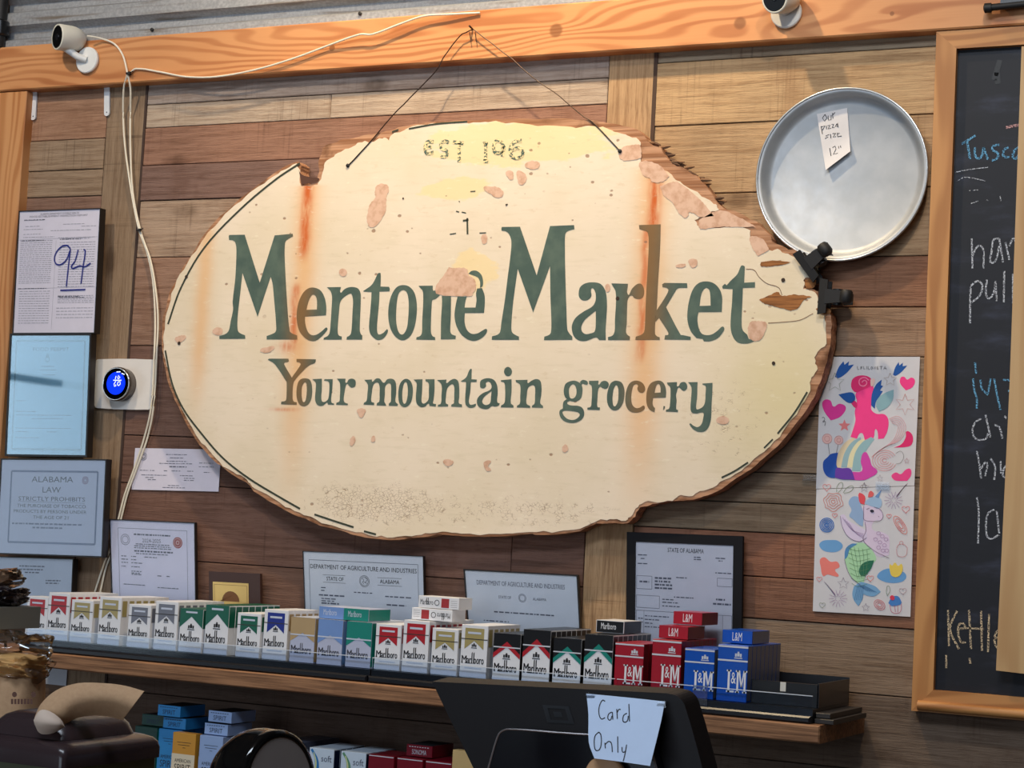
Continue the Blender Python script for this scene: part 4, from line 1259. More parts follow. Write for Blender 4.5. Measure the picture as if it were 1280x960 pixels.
chalk([[(195, 460), (205, 510), (212, 570)], [(212, 530), (235, 505), (228, 560)], [(250, 490), (268, 520), (265, 575)], [(290, 500), (292, 550)], [(325, 500), (300, 540), (305, 565), (335, 560), (340, 530)]], c9, 0.0032, CH_W)
chalk([[(195, 645), (203, 700), (200, 830)], [(265, 695), (240, 710), (232, 770), (245, 810), (285, 795)], [(275, 700), (285, 790)], [(335, 700), (310, 720), (325, 780)], [(325, 895), (335, 903)]], c9, 0.0032, CH_W)
chalk([[(900, 170), (905, 350)], [(945, 175), (910, 265), (955, 365)], [(955, 265), (985, 255), (965, 235), (950, 270), (965, 330), (990, 330)], [(1005, 170), (1015, 365)], [(985, 260), (1080, 265)], [(1065, 175), (1070, 375)], [(1105, 190), (1100, 380)],
       [(1130, 310), (1180, 300), (1165, 270), (1140, 285), (1135, 340), (1165, 370), (1195, 350)], [(890, 395), (892, 460)], [(1008, 410), (1012, 438)]], c5, 0.0036, CH_Y)
# black smudge near the top
strokes(MB(), [[(1160, 300), (1145, 350), (1130, 400)], [(1145, 360), (1150, 420)]], lambda x, y: P(*cN4(x, y), CY_), 0.010).build('smudge', plain(8, 8, 10, 0.5), slate)

# tan board hanging over the chalkboard at the frame's right edge
hb = thing('hanging_board', P(1262, 838, -0.045), 'plain tan wooden board hanging over the right side of the chalkboard', 'board')
q = [(1277, 58), (1345, 56), (1345, 850), (1245, 838), (1262, 480)]
MB().prism([q], onY(-0.046), lambda x, y: P(x, y, -0.046) + Vector((0, 0.014, 0))).build('panel', timber_mat('tan_board', rgb(206, 170, 122), rgb(190, 150, 102), (), True, 0.4), hb)

# black bracket on the beam, top right
bk = thing('black_bracket', P(1262, 10, BY), 'small black metal bracket with a round tip on the beam, top right', 'bracket')
MB().tube([P(1233, 10, BY - 0.02), P(1262, 7, BY - 0.02), P(1300, 3, BY - 0.02)], 0.0065, 10).build('arm', M_RUBBER, bk)
MB().lathe([(0.004, -0.008), (0.009, -0.006), (0.009, 0.006), (0.004, 0.008)], P(1235, 10, BY - 0.02), (1, 0.1, 0.05), 12).build('tip', M_RUBBER, bk)
MB().box(*sorted((xx(1254, 0, BY), xx(1330, 0, BY))), BY - 0.024, BY + 0.001, zz(1262, 7, BY - .01), zz(1262, -18, BY)).build('mount', M_BLACK, bk)

# ---- two taped colouring sheets
SH = -0.0055


def sheet(name, label, q, bow):
    t = thing(name, P((q[2][0] + q[3][0]) / 2, q[2][1], SH), label, 'drawing', 'colouring sheets taped beside the chalkboard')
    n = 10
    m = MB()
    vs = []
    for j in range(n + 1):
        for i in range(7):
            u, v = i / 6, j / n
            x = (q[0][0] * (1 - u) + q[1][0] * u) * (1 - v) + (q[3][0] * (1 - u) + q[2][0] * u) * v
            y = (q[0][1] * (1 - u) + q[1][1] * u) * (1 - v) + (q[3][1] * (1 - u) + q[2][1] * u) * v
            vs.append(P(x, y, SH + bow * 0.0))
    m.add(vs, [(j * 7 + i, j * 7 + i + 1, (j + 1) * 7 + i + 1, (j + 1) * 7 + i) for j in range(n) for i in range(6)])
    m.build('paper', M_PAPER_W, t)
    return t


CT = crop(1010, 440, 5.647)
CB = crop(1010, 600, 5.333)
s1 = sheet('colouring_sheet', 'white colouring sheet with a bright pink winged pony over a rainbow', [(1026, 446), (1150, 446), (1143, 607), (1020, 611)], 0)
s2 = sheet('colouring_sheet', 'lower white colouring sheet with a pale unicorn that has a green fish tail', [(1020.5, 611.6), (1143.3, 607.6), (1138, 771), (1016, 764)], 0)
_lay = [0]


def patch(par, cr, sx, col, nm, lay=1, sub=4, label=None):
    return MB().flat([outline(sx, cr, sub)], onY(SH - 0.0003 * lay)).build(nm, plain(*col, 0.8), par, label)


def pen(par, cr, lines, col, w, nm='drawn_line', lay=4, smooth=True):
    return strokes(MB(), lines, lambda x, y: P(*cr(x, y), SH - 0.0003 * lay), w, smooth=smooth).build(nm, plain(*col, 0.8), par)


PINK, HOT, BLUE, TEAL, PURP = (250, 62, 140), (226, 40, 110), (22, 84, 160), (140, 178, 186), (104, 58, 166)
GRY, ROSE = (120, 116, 118), (224, 130, 136)
patch(s1, CT, "190,175c 215,110 250,65c 258,90c 290,65c 285,95c 325,88c 270,150 215,185", BLUE, 'feather_tuft')
patch(s1, CT, "600,160c 615,110 640,70c 645,95c 670,75c 668,100c 700,95c 660,140 618,168", BLUE, 'feather_tuft')
patch(s1, CT, "690,270c 650,220 655,180 680,175 700,195 730,180 755,200 740,245 700,268", PINK, 'heart')
patch(s1, CT, "160,482c 115,420 100,360 125,335 160,345 180,385 220,365 262,380 265,410 230,455 190,475", (224, 52, 150), 'heart')
patch(s1, CT, "590,870 620,850 655,862 690,830 722,825 728,870 700,910c 620,908 595,890", (240, 70, 140), 'heart')
patch(s1, CT, "605,675c 660,650 690,600 695,560 730,575 742,620 725,660 680,672", HOT, 'cloud_patch')
# pony
patch(s1, CT, "300,600c 320,540 335,480 330,420 345,350 335,300 360,270 420,240 460,240 460,330 445,400 480,435 540,440 568,480 560,560 535,610c 495,615c 490,560 475,545 465,600 440,628c 400,620c 385,575 365,575 345,612c", PINK, 'pony')
patch(s1, CT, "305,220 320,185 370,165 430,175 450,205 430,245 380,268 340,285 310,260", HOT, 'mane', 2)
pen(s1, CT, [[(380, 215), (400, 200), (415, 220), (395, 240), (365, 230), (365, 195), (400, 180), (430, 200)]], (250, 130, 170), 0.002)
patch(s1, CT, "215,300c 260,290 310,285 332,310 325,350 290,360 250,335", BLUE, 'wing', 2)
patch(s1, CT, "300,355c 330,345 348,370 335,395", HOT, 'wing_tip', 2)
patch(s1, CT, "445,375c 450,300 480,230 520,195c 515,235c 530,240c 510,270 528,275c 500,320 480,350 470,400c", BLUE, 'wing', 2)
patch(s1, CT, "480,385c 490,330 540,290 605,265c 600,330 560,390 500,420c", TEAL, 'wing', 2)
patch(s1, CT, "440,195c 470,190 462,235 445,240", (240, 200, 190), 'ear', 3)
# rainbow over clouds
for i, (a, b, c_) in enumerate((((190, 40), (196, 820), (225, 205, 170)), ((235, 40), (240, 815), (150, 182, 190)), ((275, 40), (280, 815), (232, 222, 180)), ((310, 60), (315, 840), (150, 186, 192)))):
    x0 = a[0]
    w = a[1]
    pts = [(x0, b[1]), (x0 + 20, 720), (x0 + 70, 640), (x0 + 135, 600)]
    ptb = [(x0 + w + 100, 615), (x0 + w + 65, 660), (x0 + w + 25, 730), (x0 + w, b[1])]
    MB().flat([[CT(*p) for p in smooth_line(pts, 4) + smooth_line(ptb, 4)]], onY(SH - 0.0002 - 0.00004 * i)).build('rainbow_band', plain(*c_, 0.8), s1)
patch(s1, CT, "105,810 110,770 140,740 160,720 212,710c 200,790 215,830 230,860 190,888 140,880 115,850", (30, 80, 170), 'cloud', 3)
patch(s1, CT, "190,885c 200,820 240,820 290,820 310,840 330,900c 260,900 220,895", PURP, 'cloud', 4)
patch(s1, CT, "280,900c 300,850 380,840 372,770 400,705 435,750 450,800 490,845 440,885 390,905", (216, 70, 170), 'cloud', 2)
for cx, cy, rr in ((135, 612, 34), (217, 622, 30)):
    m = MB()
    m.flat([[CT(cx + rr * math.cos(a_ * math.pi / 8), cy + rr * math.sin(a_ * math.pi / 8)) for a_ in range(16)]], onY(SH - 0.0004))
    m.build('lollipop', plain(232, 190, 184, 0.8), s1)
pen(s1, CT, [[(143, 650), (152, 722)], [(212, 655), (200, 712)]], GRY, 0.0009)
for cx, cy, rr in ((135, 612, 34), (217, 622, 30), (135, 612, 18), (217, 622, 14)):
    pen(s1, CT, [[(cx + rr * math.cos(a_ * math.pi / 6), cy + rr * math.sin(a_ * math.pi / 6)) for a_ in range(13)]], (206, 140, 136), 0.0007)


def star(cx, cy, r, n=5, inner=0.45, rot=-math.pi / 2):
    pts = [(cx + (r if i % 2 == 0 else r * inner) * math.cos(rot + i * math.pi / n), cy + (r if i % 2 == 0 else r * inner) * math.sin(rot + i * math.pi / n)) for i in range(2 * n)]
    return pts + [pts[0]]


def heart(cx, cy, r):
    return [(cx + r * 0.062 * 16 * math.sin(t) ** 3, cy - r * 0.062 * (13 * math.cos(t) - 5 * math.cos(2 * t) - 2 * math.cos(3 * t) - math.cos(4 * t))) for t in [2 * math.pi * i / 18 for i in range(19)]]


for cx, cy, r, c_ in ((190, 215, 68, (140, 150, 130)), (580, 195, 48, (190, 170, 160)), (685, 370, 75, (200, 130, 130)), (697, 768, 20, (190, 150, 160)), (508, 890, 24, (180, 170, 180)), (395, 945, 20, GRY)):
    pen(s1, CT, [star(cx, cy, r, 6 if r == 75 else 5)], c_, 0.0008, smooth=False)
MB().flat([[CT(*p) for p in star(257, 520, 44)[:-1]]], onY(SH - 0.0004)).build('star', plain(232, 130, 130, 0.8), s1)
for i in range(5):
    pen(s1, CT, [[(570 + 6 * i, 470 + 8 * i), (640 - 4 * i, 455 + 14 * i), (690 - 13 * i, 530), (650 - 12 * i, 620), (540 - 8 * i, 670 + 6 * i), (470 - 6 * i, 720 + 6 * i)]], (226, 160, 170), 0.0007, lay=5)
for r in (85, 68, 50, 32, 16):
    pen(s1, CT, [[(540 + r * math.cos(a_ * math.pi / 7 + 0.4), 765 + r * 0.85 * math.sin(a_ * math.pi / 7 + 0.4)) for a_ in range(13)]], (224, 140, 150) if r > 30 else (214, 80, 100), 0.0008, lay=5)
pen(s1, CT, [[(620, 715), (655, 700), (675, 735), (655, 780), (620, 790)]], GRY, 0.0006)
NAME = [[(348, 100), (350, 122), (362, 121)], [(372, 102), (372, 122)], [(372, 104), (384, 103)], [(372, 112), (382, 111)], [(392, 100), (393, 120), (405, 119)], [(415, 100), (415, 122)], [(424, 100), (425, 122), (437, 121)],
        [(447, 104), (443, 114), (449, 122), (457, 114), (453, 104), (447, 104)], [(466, 122), (466, 102), (478, 122), (478, 102)], [(498, 102), (487, 102), (487, 122), (499, 122)], [(487, 112), (497, 112)],
        [(506, 102), (526, 100)], [(516, 102), (516, 122)], [(534, 122), (543, 100), (553, 122)], [(538, 114), (549, 114)]]
pen(s1, CT, NAME, (90, 90, 96), 0.0008, 'written_name', smooth=False)
pen(s1, CT, [[(98, 465), (110, 460), (118, 478), (104, 492), (122, 490), (118, 520)]], (60, 60, 66), 0.0008)

# unicorn with a fish tail
LAV = (222, 204, 226)
patch(s2, CB, "360,190 380,170 440,165 480,190 500,230 490,265 440,275 430,330 500,350 540,380 540,500c 470,510 420,450 370,410 385,330 370,270", LAV, 'unicorn')
patch(s2, CB, "215,240 240,230 270,270 340,310 390,345 390,385 340,410 270,380 225,310", (220, 206, 230), 'wing', 2)
patch(s2, CB, "270,150 300,110 345,120 350,160 370,220 365,310c 330,290 300,260 275,240 290,200", (150, 178, 214), 'mane', 2)
patch(s2, CB, "380,150 430,115 480,120 492,160 470,190 440,180 410,170", (160, 190, 220), 'mane', 2)
patch(s2, CB, "335,100c 345,85 380,110 375,165c 345,150", (230, 80, 90), 'ear', 3)
patch(s2, CB, "400,115c 405,85 420,72 440,90c 430,110", (226, 100, 100), 'ear', 3)
patch(s2, CB, "445,110c 490,65c 470,120c", (110, 150, 200), 'horn', 3)
patch(s2, CB, "245,530c 260,470 310,425 370,420 420,460 455,525 430,560 380,640 370,690 350,700 290,650 262,590", (176, 220, 176), 'fish_tail')
patch(s2, CB, "243,530c 250,460 290,425 330,425c 280,460 262,510", (84, 140, 190), 'tail_edge', 2)
patch(s2, CB, "340,600 360,560 400,540 440,535c 420,590 380,640c 350,635", (34, 110, 84), 'tail_dark_patch', 3)  # darker green colouring on the drawn tail
patch(s2, CB, "305,710c 350,680 380,685 400,690 450,710 485,745c 440,775 395,770 370,760c 360,800 335,840c 305,800 295,760", (120, 168, 208), 'tail_fin', 2)
for yy in range(450, 690, 34):
    pen(s2, CB, [[(262 + (yy - 450) * 0.12, yy), (330, yy + 22), (400 + (690 - yy) * 0.12 - 8, yy - 4 + 10)]], (96, 140, 100), 0.0006)
for i in range(5):
    pen(s2, CB, [[(280 + 28 * i, 440 + 6 * i), (300 + 24 * i, 540), (330 + 12 * i, 660)]], (96, 140, 100), 0.0006)
    pen(s2, CB, [[(330 + 10 * i, 700), (400 + 14 * i, 740 + 2 * i)], [(330 + 10 * i, 705), (310 + 12 * i, 800)]], (60, 110, 160), 0.0006)
for i in range(4):
    pen(s2, CB, [[(230 + 14 * i, 250 + 12 * i), (290 + 10 * i, 330 + 8 * i), (370, 360 + 10 * i)]], (150, 120, 160), 0.0006)
for cx, cy in ((470, 355), (495, 375), (520, 395), (450, 395), (480, 415), (510, 435), (470, 450), (500, 470), (525, 470)):
    pen(s2, CB, [[(cx + 13 * math.cos(a_), cy + 11 * math.sin(a_)) for a_ in [i * math.pi / 4 for i in range(9)]]], (160, 120, 170), 0.0006)
pen(s2, CB, [[(372, 172), (370, 230), (375, 265), (430, 275), (480, 272), (500, 240), (480, 195), (440, 180)], [(380, 280), (385, 340), (368, 400), (440, 470), (540, 520)], [(390, 195), (410, 186)], [(468, 240), (474, 246)],
               [(215, 240), (228, 310), (270, 380), (340, 410), (390, 385)], [(243, 530), (262, 600), (295, 655), (350, 700)]], (120, 100, 126), 0.0008)
patch(s2, CB, "415,200 430,198 440,208 428,216 415,210", (40, 40, 60), 'eye', 5)
for cx, cy, r, c_ in ((168, 145, 62, (206, 120, 110)),):
    for q_ in (1, .72, .45, .2):
        pen(s2, CB, [[(cx + r * q_ * (1 + .12 * math.sin(6 * a_)) * math.cos(a_), cy + r * .95 * q_ * (1 + .12 * math.sin(5 * a_)) * math.sin(a_)) for a_ in [i * math.pi / 9 for i in range(19)]]], c_, 0.001)
for q_ in (46, 36, 26, 16, 8):
    pen(s2, CB, [[(125 + q_ * math.cos(a_), 300 + q_ * math.sin(a_)) for a_ in [i * math.pi / 8 for i in range(17)]]], (40, 110, 190), 0.0016)
patch(s2, CB, "75,430 100,405 150,400 200,405 232,440 200,475 140,480 95,465", (110, 164, 214), 'shell')
patch(s2, CB, "80,530 110,515 150,545 195,545 210,580 180,600 205,640 170,640 130,630 100,640 85,580", (238, 130, 120), 'star_fish')
patch(s2, CB, "460,640 500,600 560,590 640,615 655,650 620,680 540,685 480,665", (104, 160, 212), 'water')
patch(s2, CB, "545,560 560,570 580,550 600,572 625,560 628,610 600,645 560,640 545,600", (236, 206, 90), 'crown', 3)
patch(s2, CB, "535,820c 560,780 600,775 625,815c 615,830 560,840", (70, 130, 200), 'cupcake', 2)
pen(s2, CB, [[(545, 830), (560, 880), (612, 882), (622, 825)], [(575, 835), (582, 880)], [(598, 835), (598, 882)]], (200, 110, 140), 0.0009)
patch(s2, CB, "545,785 560,768 578,785 565,802", (216, 60, 90), 'cherry', 4)
pen(s2, CB, [[(590, 460), (600, 505), (650, 505), (662, 450)], [(590, 455), (605, 430), (640, 430), (662, 452)], [(612, 430), (612, 412), (630, 410), (632, 432)]], (206, 130, 140), 0.0008)
for r_ in (1, .7, .4):
    pen(s2, CB, [[(615 + 45 * r_ * math.cos(a_), 300 + 60 * r_ * math.sin(a_ + 0.8)) for a_ in [i * math.pi / 6 for i in range(13)]]], (224, 120, 110), 0.001)
    pen(s2, CB, [[(477 + 36 * r_ * math.cos(a_), 832 + 34 * r_ * math.sin(a_ + .3)) for a_ in [i * math.pi / 6 for i in range(13)]]], (206, 90, 100), 0.0009)
for cx, cy, r, c_ in ((125, 48, 26, ROSE), (178, 236, 17, ROSE), (652, 195, 26, ROSE), (540, 240, 16, ROSE), (75, 660, 18, ROSE), (95, 833, 20, (160, 170, 160)), (632, 740, 24, (190, 170, 180)), (415, 655, 22, ROSE)):
    pen(s2, CB, [heart(cx, cy, r)], c_, 0.0009)
for cx, cy, r in ((375, 50, 34), (235, 690, 40), (385, 850, 28)):
    pen(s2, CB, [star(cx, cy, r)], (150, 140, 160), 0.0008, smooth=False)
for (cx, cy, sg) in ((570, 135, 1), (200, 790, -1)):
    ln = [[(cx + 28 * math.cos(a_), cy + 28 * math.sin(a_)), (cx + 62 * math.cos(a_), cy + 58 * math.sin(a_))] for a_ in [i * math.pi / 7 for i in range(14)]]
    ln += [star(cx, cy, 32, 6)] + [[(cx + sg * 20, cy - 20 - 4 * i), (cx + sg * (70 + 8 * i), cy - 90 - 8 * i)] for i in range(4)]
    pen(s2, CB, ln, (176, 150, 186), 0.0008, smooth=False)
pen(s2, CB, [[(190, 80), (195, 40), (225, 15), (228, 50), (200, 85)], [(235, 85), (260, 50), (300, 42), (285, 75), (240, 88)], [(528, 770), (522, 740), (535, 705), (545, 740), (530, 770)]], (130, 150, 130), 0.0009)
# sticky tape holding the sheets
for i, (qx, qy, w, h, lab) in enumerate(((1103, 607, 0.026, 0.014, 'clear tape joining the two colouring sheets'), (1012, 597, 0.026, 0.012, 'clear tape on the left edge of the colouring sheets'))):
    p = P(qx, qy, SH - 0.002)
    o = MB().box(p.x - w / 2, p.x + w / 2, SH - 0.0024, SH - 0.0021, p.z - h / 2, p.z + h / 2).build('tape', M_FILM, None, origin=p)
    tag(o, lab, 'tape')

# ================================================================== THINGS ON THE WALL, LEFT
M_FRBLK = plain(24, 20, 20, 0.4)


def framed(name, label, quad, Yt, Yb, border, thick, mframe, mpaper, glass=None, cat='certificate', group=None, zfloor=None, mat_in=None):
    """quad = pixel corners tl,tr,br,bl of the outer frame; Yt, Yb = depth of the top and bottom edge"""
    tl, tr = P(*quad[0], Yt), P(*quad[1], Yt)
    br, bl = P(*quad[2], Yb), P(*quad[3], Yb)
    if zfloor is not None:
        br.z = zfloor
        bl.z = zfloor
    fn = quadmap(tl, tr, br, bl)
    t = thing(name, (bl + br) / 2, label, cat, group)
    bu, bv = border / fn.w, border / fn.h
    if border > 0:
        for nm, q in (('frame_bar', [(0, 0), (1, 0), (1 - bu, bv), (bu, bv)]), ('frame_bar', [(1, 0), (1, 1), (1 - bu, 1 - bv), (1 - bu, bv)]),
                      ('frame_bar', [(1, 1), (0, 1), (bu, 1 - bv), (1 - bu, 1 - bv)]), ('frame_bar', [(0, 1), (0, 0), (bu, bv), (bu, 1 - bv)])):
            MB().hull8([fn(u, v, 0.0) for u, v in q], [fn(u, v, -thick) for u, v in q]).build(nm, mframe, t)
        q = [(bu, bv), (1 - bu, bv), (1 - bu, 1 - bv), (bu, 1 - bv)]
        rec = -0.0025
    else:
        q = [(0, 0), (1, 0), (1, 1), (0, 1)]
        rec = 0.0
    paper = MB().hull8([fn(u, v, rec) for u, v in q], [fn(u, v, rec - (thick * 0.7 if border > 0 else thick)) for u, v in q]).build('backing' if cat == 'plaque' else 'paper', mpaper, t)
    if glass:
        MB().hull8([fn(u, v, -0.0006) for u, v in q], [fn(u, v, -0.0010) for u, v in q]).build('glass', glass, t)

    def pf(u, v, off=0.0004):
        u2 = bu + u * (1 - 2 * bu) if border > 0 else u
        v2 = bv + v * (1 - 2 * bv) if border > 0 else v
        return fn(u2, v2, rec + off)
    pf.n, pf.w, pf.h = fn.n, fn.w, fn.h
    return paper, pf


LY = -0.052
M_LILAC = plain(216, 212, 228, 0.7)
t, f = framed('inspection_report', 'framed inspection report with a large blue handwritten 94', [(23.5, 263.5), (125.5, 260), (118, 416.5), (15.2, 417)], LY, LY, 0.0018, 0.020, M_FRBLK, M_LILAC, None, 'report')
m = MB()
text_on(m, 'ALABAMA DEPARTMENT OF PUBLIC HEALTH', lambda u, v: f(u, v), 0.26, 0.74, 0.033, 0.018)
text_on(m, 'FOOD ESTABLISHMENT INSPECTION REPORT', lambda u, v: f(u, v), 0.13, 0.85, 0.053, 0.038)
m.build('heading', M_INK_GREY, t)
rows = [(0.06, 0.32, .075)] + [(0.08, 0.26, .125), (0.55, 0.82, .115), (0.78, 0.96, .135), (0.06, 0.3, .15), (0.4, 0.9, .165), (0.06, 0.28, .19), (0.06, .45, .215), (.5, .95, .225), (.55, .9, .235)]
rows += [(0.03, 0.43, .245 + i * .0165) for i in range(22)] + [(0.52, 0.96, .265 + i * .02) for i in range(19)]
rows += [(0.05, 0.43, .66 + i * .02) for i in range(14)] + [(0.53, 0.97, .70 + i * .014) for i in range(5)] + [(0.52, 0.97, .80 + i * .026) for i in range(4)]
printed(MB(), f, rows, 4, hgt=0.0022).build('small_print', M_INK_PALE, t)
printed(MB(), f, [(0.06, 0.32, .072), (0.05, 0.32, .243), (0.52, 0.78, .238), (0.03, 0.38, .637), (0.53, .8, .705), (0.55, .85, .715)], 6, hgt=0.0034).build('bold_print', M_INK_GREY, t)
m = MB()
for v in (0.235, 0.64):
    rule(m, f, 0.02, v, 0.98, v - 0.01, 0.0006)
rule(m, f, 0.475, .245, .47, .97, .0006)
m.build('form_line', M_INK_PALE, t)
c94 = crop(0, 250, 5.65)
strokes(MB(), [[(497, 345), (470, 320), (420, 340), (385, 400), (395, 450), (430, 455), (470, 420), (492, 360)], [(497, 345), (485, 450), (468, 612)], [(552, 350), (530, 430), (505, 480), (560, 465), (600, 470), (640, 445)],
               [(590, 348), (602, 360), (585, 480), (572, 590)], [(425, 638), (603, 632)]], lambda x, y: P(*c94(x, y), LY + 0.0010), 0.0034).build('handwritten_score', plain(30, 40, 130, 0.6), t, 'blue handwritten 94')

t, f = framed('food_permit', 'black framed food permit with a blue window reflection coloured into glass and paper', [(12.6, 417), (114, 416.8), (108.4, 571.5), (5.8, 570)], LY, LY, 0.0045, 0.020, M_FRBLK, plain(176, 216, 230, 0.6), M_GLASS_REFL_TINT, 'permit')  # paper coloured blue to carry the reflection seen in its glass
m = MB()
text_on(m, 'FOOD PERMIT', lambda u, v: f(u, v), 0.28, 0.74, 0.13, 0.10)
m.build('heading', plain(70, 110, 130, 0.7), t)
m = MB()
ring_on(m, f, 0.47, 0.20, 0.006, 0.0012)
ring_on(m, f, 0.47, 0.17, 0.003, 0.0012)
m.build('emblem', plain(80, 120, 136, 0.7), t)
rect_rule(MB(), f, 0.06, 0.045, 0.94, 0.955, 0.004).build('border_line', plain(96, 140, 160, 0.7), t)
printed(MB(), f, [(0.4, 0.56, .26), (0.38, 0.6, .29), (0.42, 0.58, .33), (0.1, .22, .55), (.1, .35, .64), (.3, .7, .70), (.1, .8, .67), (.1, .8, .78), (.1, .25, .81), (.5, .62, .81), (.1, .4, .86)], 8, hgt=0.003).build('small_print', plain(60, 104, 128, 0.7), t)

t, f = framed('law_notice', 'black framed notice headed ALABAMA LAW below the food permit', [(0.8, 573), (133, 574), (127.8, 697), (-5.5, 692.5)], LY, LY, 0.0030, 0.020, M_FRBLK, plain(214, 214, 224, 0.6), M_GLASS_STRONG, 'notice')
rect_rule(MB(), f, 0.10, 0.12, 0.93, 0.88, 0.0042).build('border_line', plain(92, 104, 138, 0.7), t)
m = MB()
for s_, a, b, v0, v1 in (('ALABAMA', .30, .70, .235, .175), ('LAW', .41, .585, .345, .285), ('STRICTLY PROHIBITS', .18, .82, .435, .39), ('THE PURCHASE OF TOBACCO', .17, .83, .505, .47),
                         ('PRODUCTS BY PERSONS UNDER', .14, .84, .563, .53), ('THE AGE OF 21', .33, .67, .625, .592)):
    text_on(m, s_, lambda u, v: f(u, v), a, b, v0, v1)
rule(m, f, .18, .445, .82, .452, .0006)
m.build('lettering', plain(34, 36, 52, 0.7), t)
printed(MB(), f, [(.13, .8, .68), (.33, .62, .72)], 3, hgt=0.008).build('small_print', plain(104, 110, 134, 0.7), t)
m = MB()
ring_on(m, f, .815, .21, .008, .002)
ring_on(m, f, .815, .21, .0045, .002)
m.build('seal', plain(140, 104, 134, 0.7), t)

t, f = framed('tobacco_notice', 'pale paper notice half hidden behind packs at the lower left', [(-12, 695), (91.5, 698.5), (88, 782), (-16, 782)], -0.040, -0.040, 0.0020, 0.018, M_FRBLK, plain(196, 202, 214, 0.7), M_GLASS, 'notice')
printed(MB(), f, [(.35, .66, .12), (.35, .64, .17), (.42, .6, .215), (.68, .86, .33), (.68, .84, .37)], 3, hgt=0.009).build('small_print', M_INK_GREY, t)

# small card tucked behind the sign
t, f = framed('permit_card', 'small white printed card partly behind the lower left rim of the sign', [(169, 560), (276.5, 562), (273, 614.5), (164.5, 612)], -0.004, -0.004, 0.0, 0.0012, M_FRBLK, M_LILAC, None, 'card')
printed(MB(), f, [(.37, .62, .14), (.42, .57, .22), (.38, .62, .30), (.3, .68, .355), (.42, .62, .43, .012), (.76, .92, .33), (.76, .93, .42), (.08, .18, .53), (.2, .25, .53), (.36, .4, .53), (.45, .55, .53), (.63, .7, .53), (.82, .9, .55),
                  (.1, .4, .64), (.15, .25, .70), (.18, .28, .75), (.55, .7, .64), (.6, .72, .70), (.6, .72, .75), (.42, .56, .88), (.36, .62, .93)], 9, hgt=0.007).build('small_print', M_INK_GREY, t)
m = MB()
ring_on(m, f, .11, .2, .008, .0012)
ring_on(m, f, .11, .2, .0045, .0014)
m.build('seal', M_INK_GREY, t)

# ---- pale adhesive strips
for qx0, qy0, qx1, qy1, Yq, lab in ((45.5, 114, 43.5, 151, 0, 'small white plastic strip under the beam next to the post'), (136, 109, 135.5, 146, 0, 'small white plastic strip under the beam left of the cables'),
                                    (127, 325, 125.5, 363, 0, 'white strip peeping out right of the inspection report'), (136.5, 615, 136, 648, 0, 'thin white strip right of the law notice')):
    a, b = P(qx0, qy0), P(qx1, qy1)
    t = thing('mounting_strip', (b.x, -0.003, b.z), lab, 'strip', 'white mounting strips')
    w = 0.0075 if qx0 < 50 or qy0 < 120 else 0.0045
    pts = [(a.x - w, a.z), (a.x + w, a.z)] + [(b.x + w * math.cos(u), b.z + w + w * math.sin(u)) for u in [0, -.5, -1.0, -1.57, -2.1, -2.6, -3.14]]
    MB().prism([pts], lambda x, z: Vector((x, -0.0075, z)), lambda x, z: Vector((x, -0.0038, z))).build('strip', plain(222, 224, 228, 0.45), t)
    MB().lathe([(0.0018, 0), (0.0012, 0.0008)], (b.x, -0.0075, b.z + 0.009), (0, -1, 0), 8).build('pin', M_INK_GREY, t)

# ---- thermostat
tc = P(156, 480.5, -0.006)
t = thing('thermostat', (tc.x, -0.004, tc.z - 0.05), 'round blue-lit thermostat on a square white wall plate', 'thermostat')
pl = [(122, 449), (192, 449.5), (194, 453), (189, 509), (185, 512), (121, 510), (118, 506), (120, 452)]
MB().prism([spline([(x, y, 0) for x, y in pl], True, 3)], onY(-0.010), lambda x, y: P(x, y, -0.010) + Vector((0, 0.006, 0))).build('wall_plate', plain(226, 220, 214, 0.4), t)
dcx, dcz = xx(153, 481, -0.012), zz(153, 481, -0.012)
MB().lathe([(0.037, 0.0), (0.037, 0.012), (0.0385, 0.014), (0.0385, 0.022), (0.037, 0.0245)], (dcx, -0.010, dcz), (0, -1, 0), 40).build('dial', plain(104, 96, 92, 0.25, 0.85), t)
dial = [o for o in t.children if o.name.startswith('dial')][0]
MB().lathe([(0.037, 0.0), (0.0375, 0.0015), (0.036, 0.0028), (0.0345, 0.002)], (dcx, -0.0345, dcz), (0, -1, 0), 40, caps=False).build('chrome_ring', plain(214, 212, 210, 0.15, 0.95), dial)
MB().lathe([(0.0, 0.0), (0.035, 0.0)], (dcx, -0.0355, dcz), (0, -1, 0), 40).build('black_face', plain(8, 8, 14, 0.15), dial)
k = NT('lit_blue_screen')
k.color(rgb(10, 40, 190))
k.b.inputs['Emission Color'].default_value = rgb(20, 70, 250)
k.b.inputs['Emission Strength'].default_value = 0.75
M_SCREEN = k.set(0.2)
sx, sz = dcx, dcz + 0.001
MB().lathe([(0.0, 0.0), (0.0255, 0.0)], (sx, -0.0359, sz), (0, -1, 0), 36).build('screen', M_SCREEN, dial)
ct = crop(120, 450, 16)
k = NT('lit_white_digits')
k.color(rgb(230, 236, 250))
k.b.inputs['Emission Color'].default_value = rgb(214, 228, 255)
k.b.inputs['Emission Strength'].default_value = 0.7
M_DIGIT = k.set(0.3)
strokes(MB(), [[(395, 425), (360, 480), (370, 530), (400, 515), (385, 490)], [(440, 440), (425, 490), (450, 515), (485, 480), (480, 430), (440, 440)], [(345, 405), (510, 405)], [(385, 385), (400, 320)], [(440, 380), (480, 350), (450, 310), (430, 370)], [(410, 240), (490, 235)], [(510, 265), (570, 290)]],
        lambda x, y: P(*ct(x, y), -0.0365), 0.0022, smooth=False).build('digits', M_DIGIT, dial)


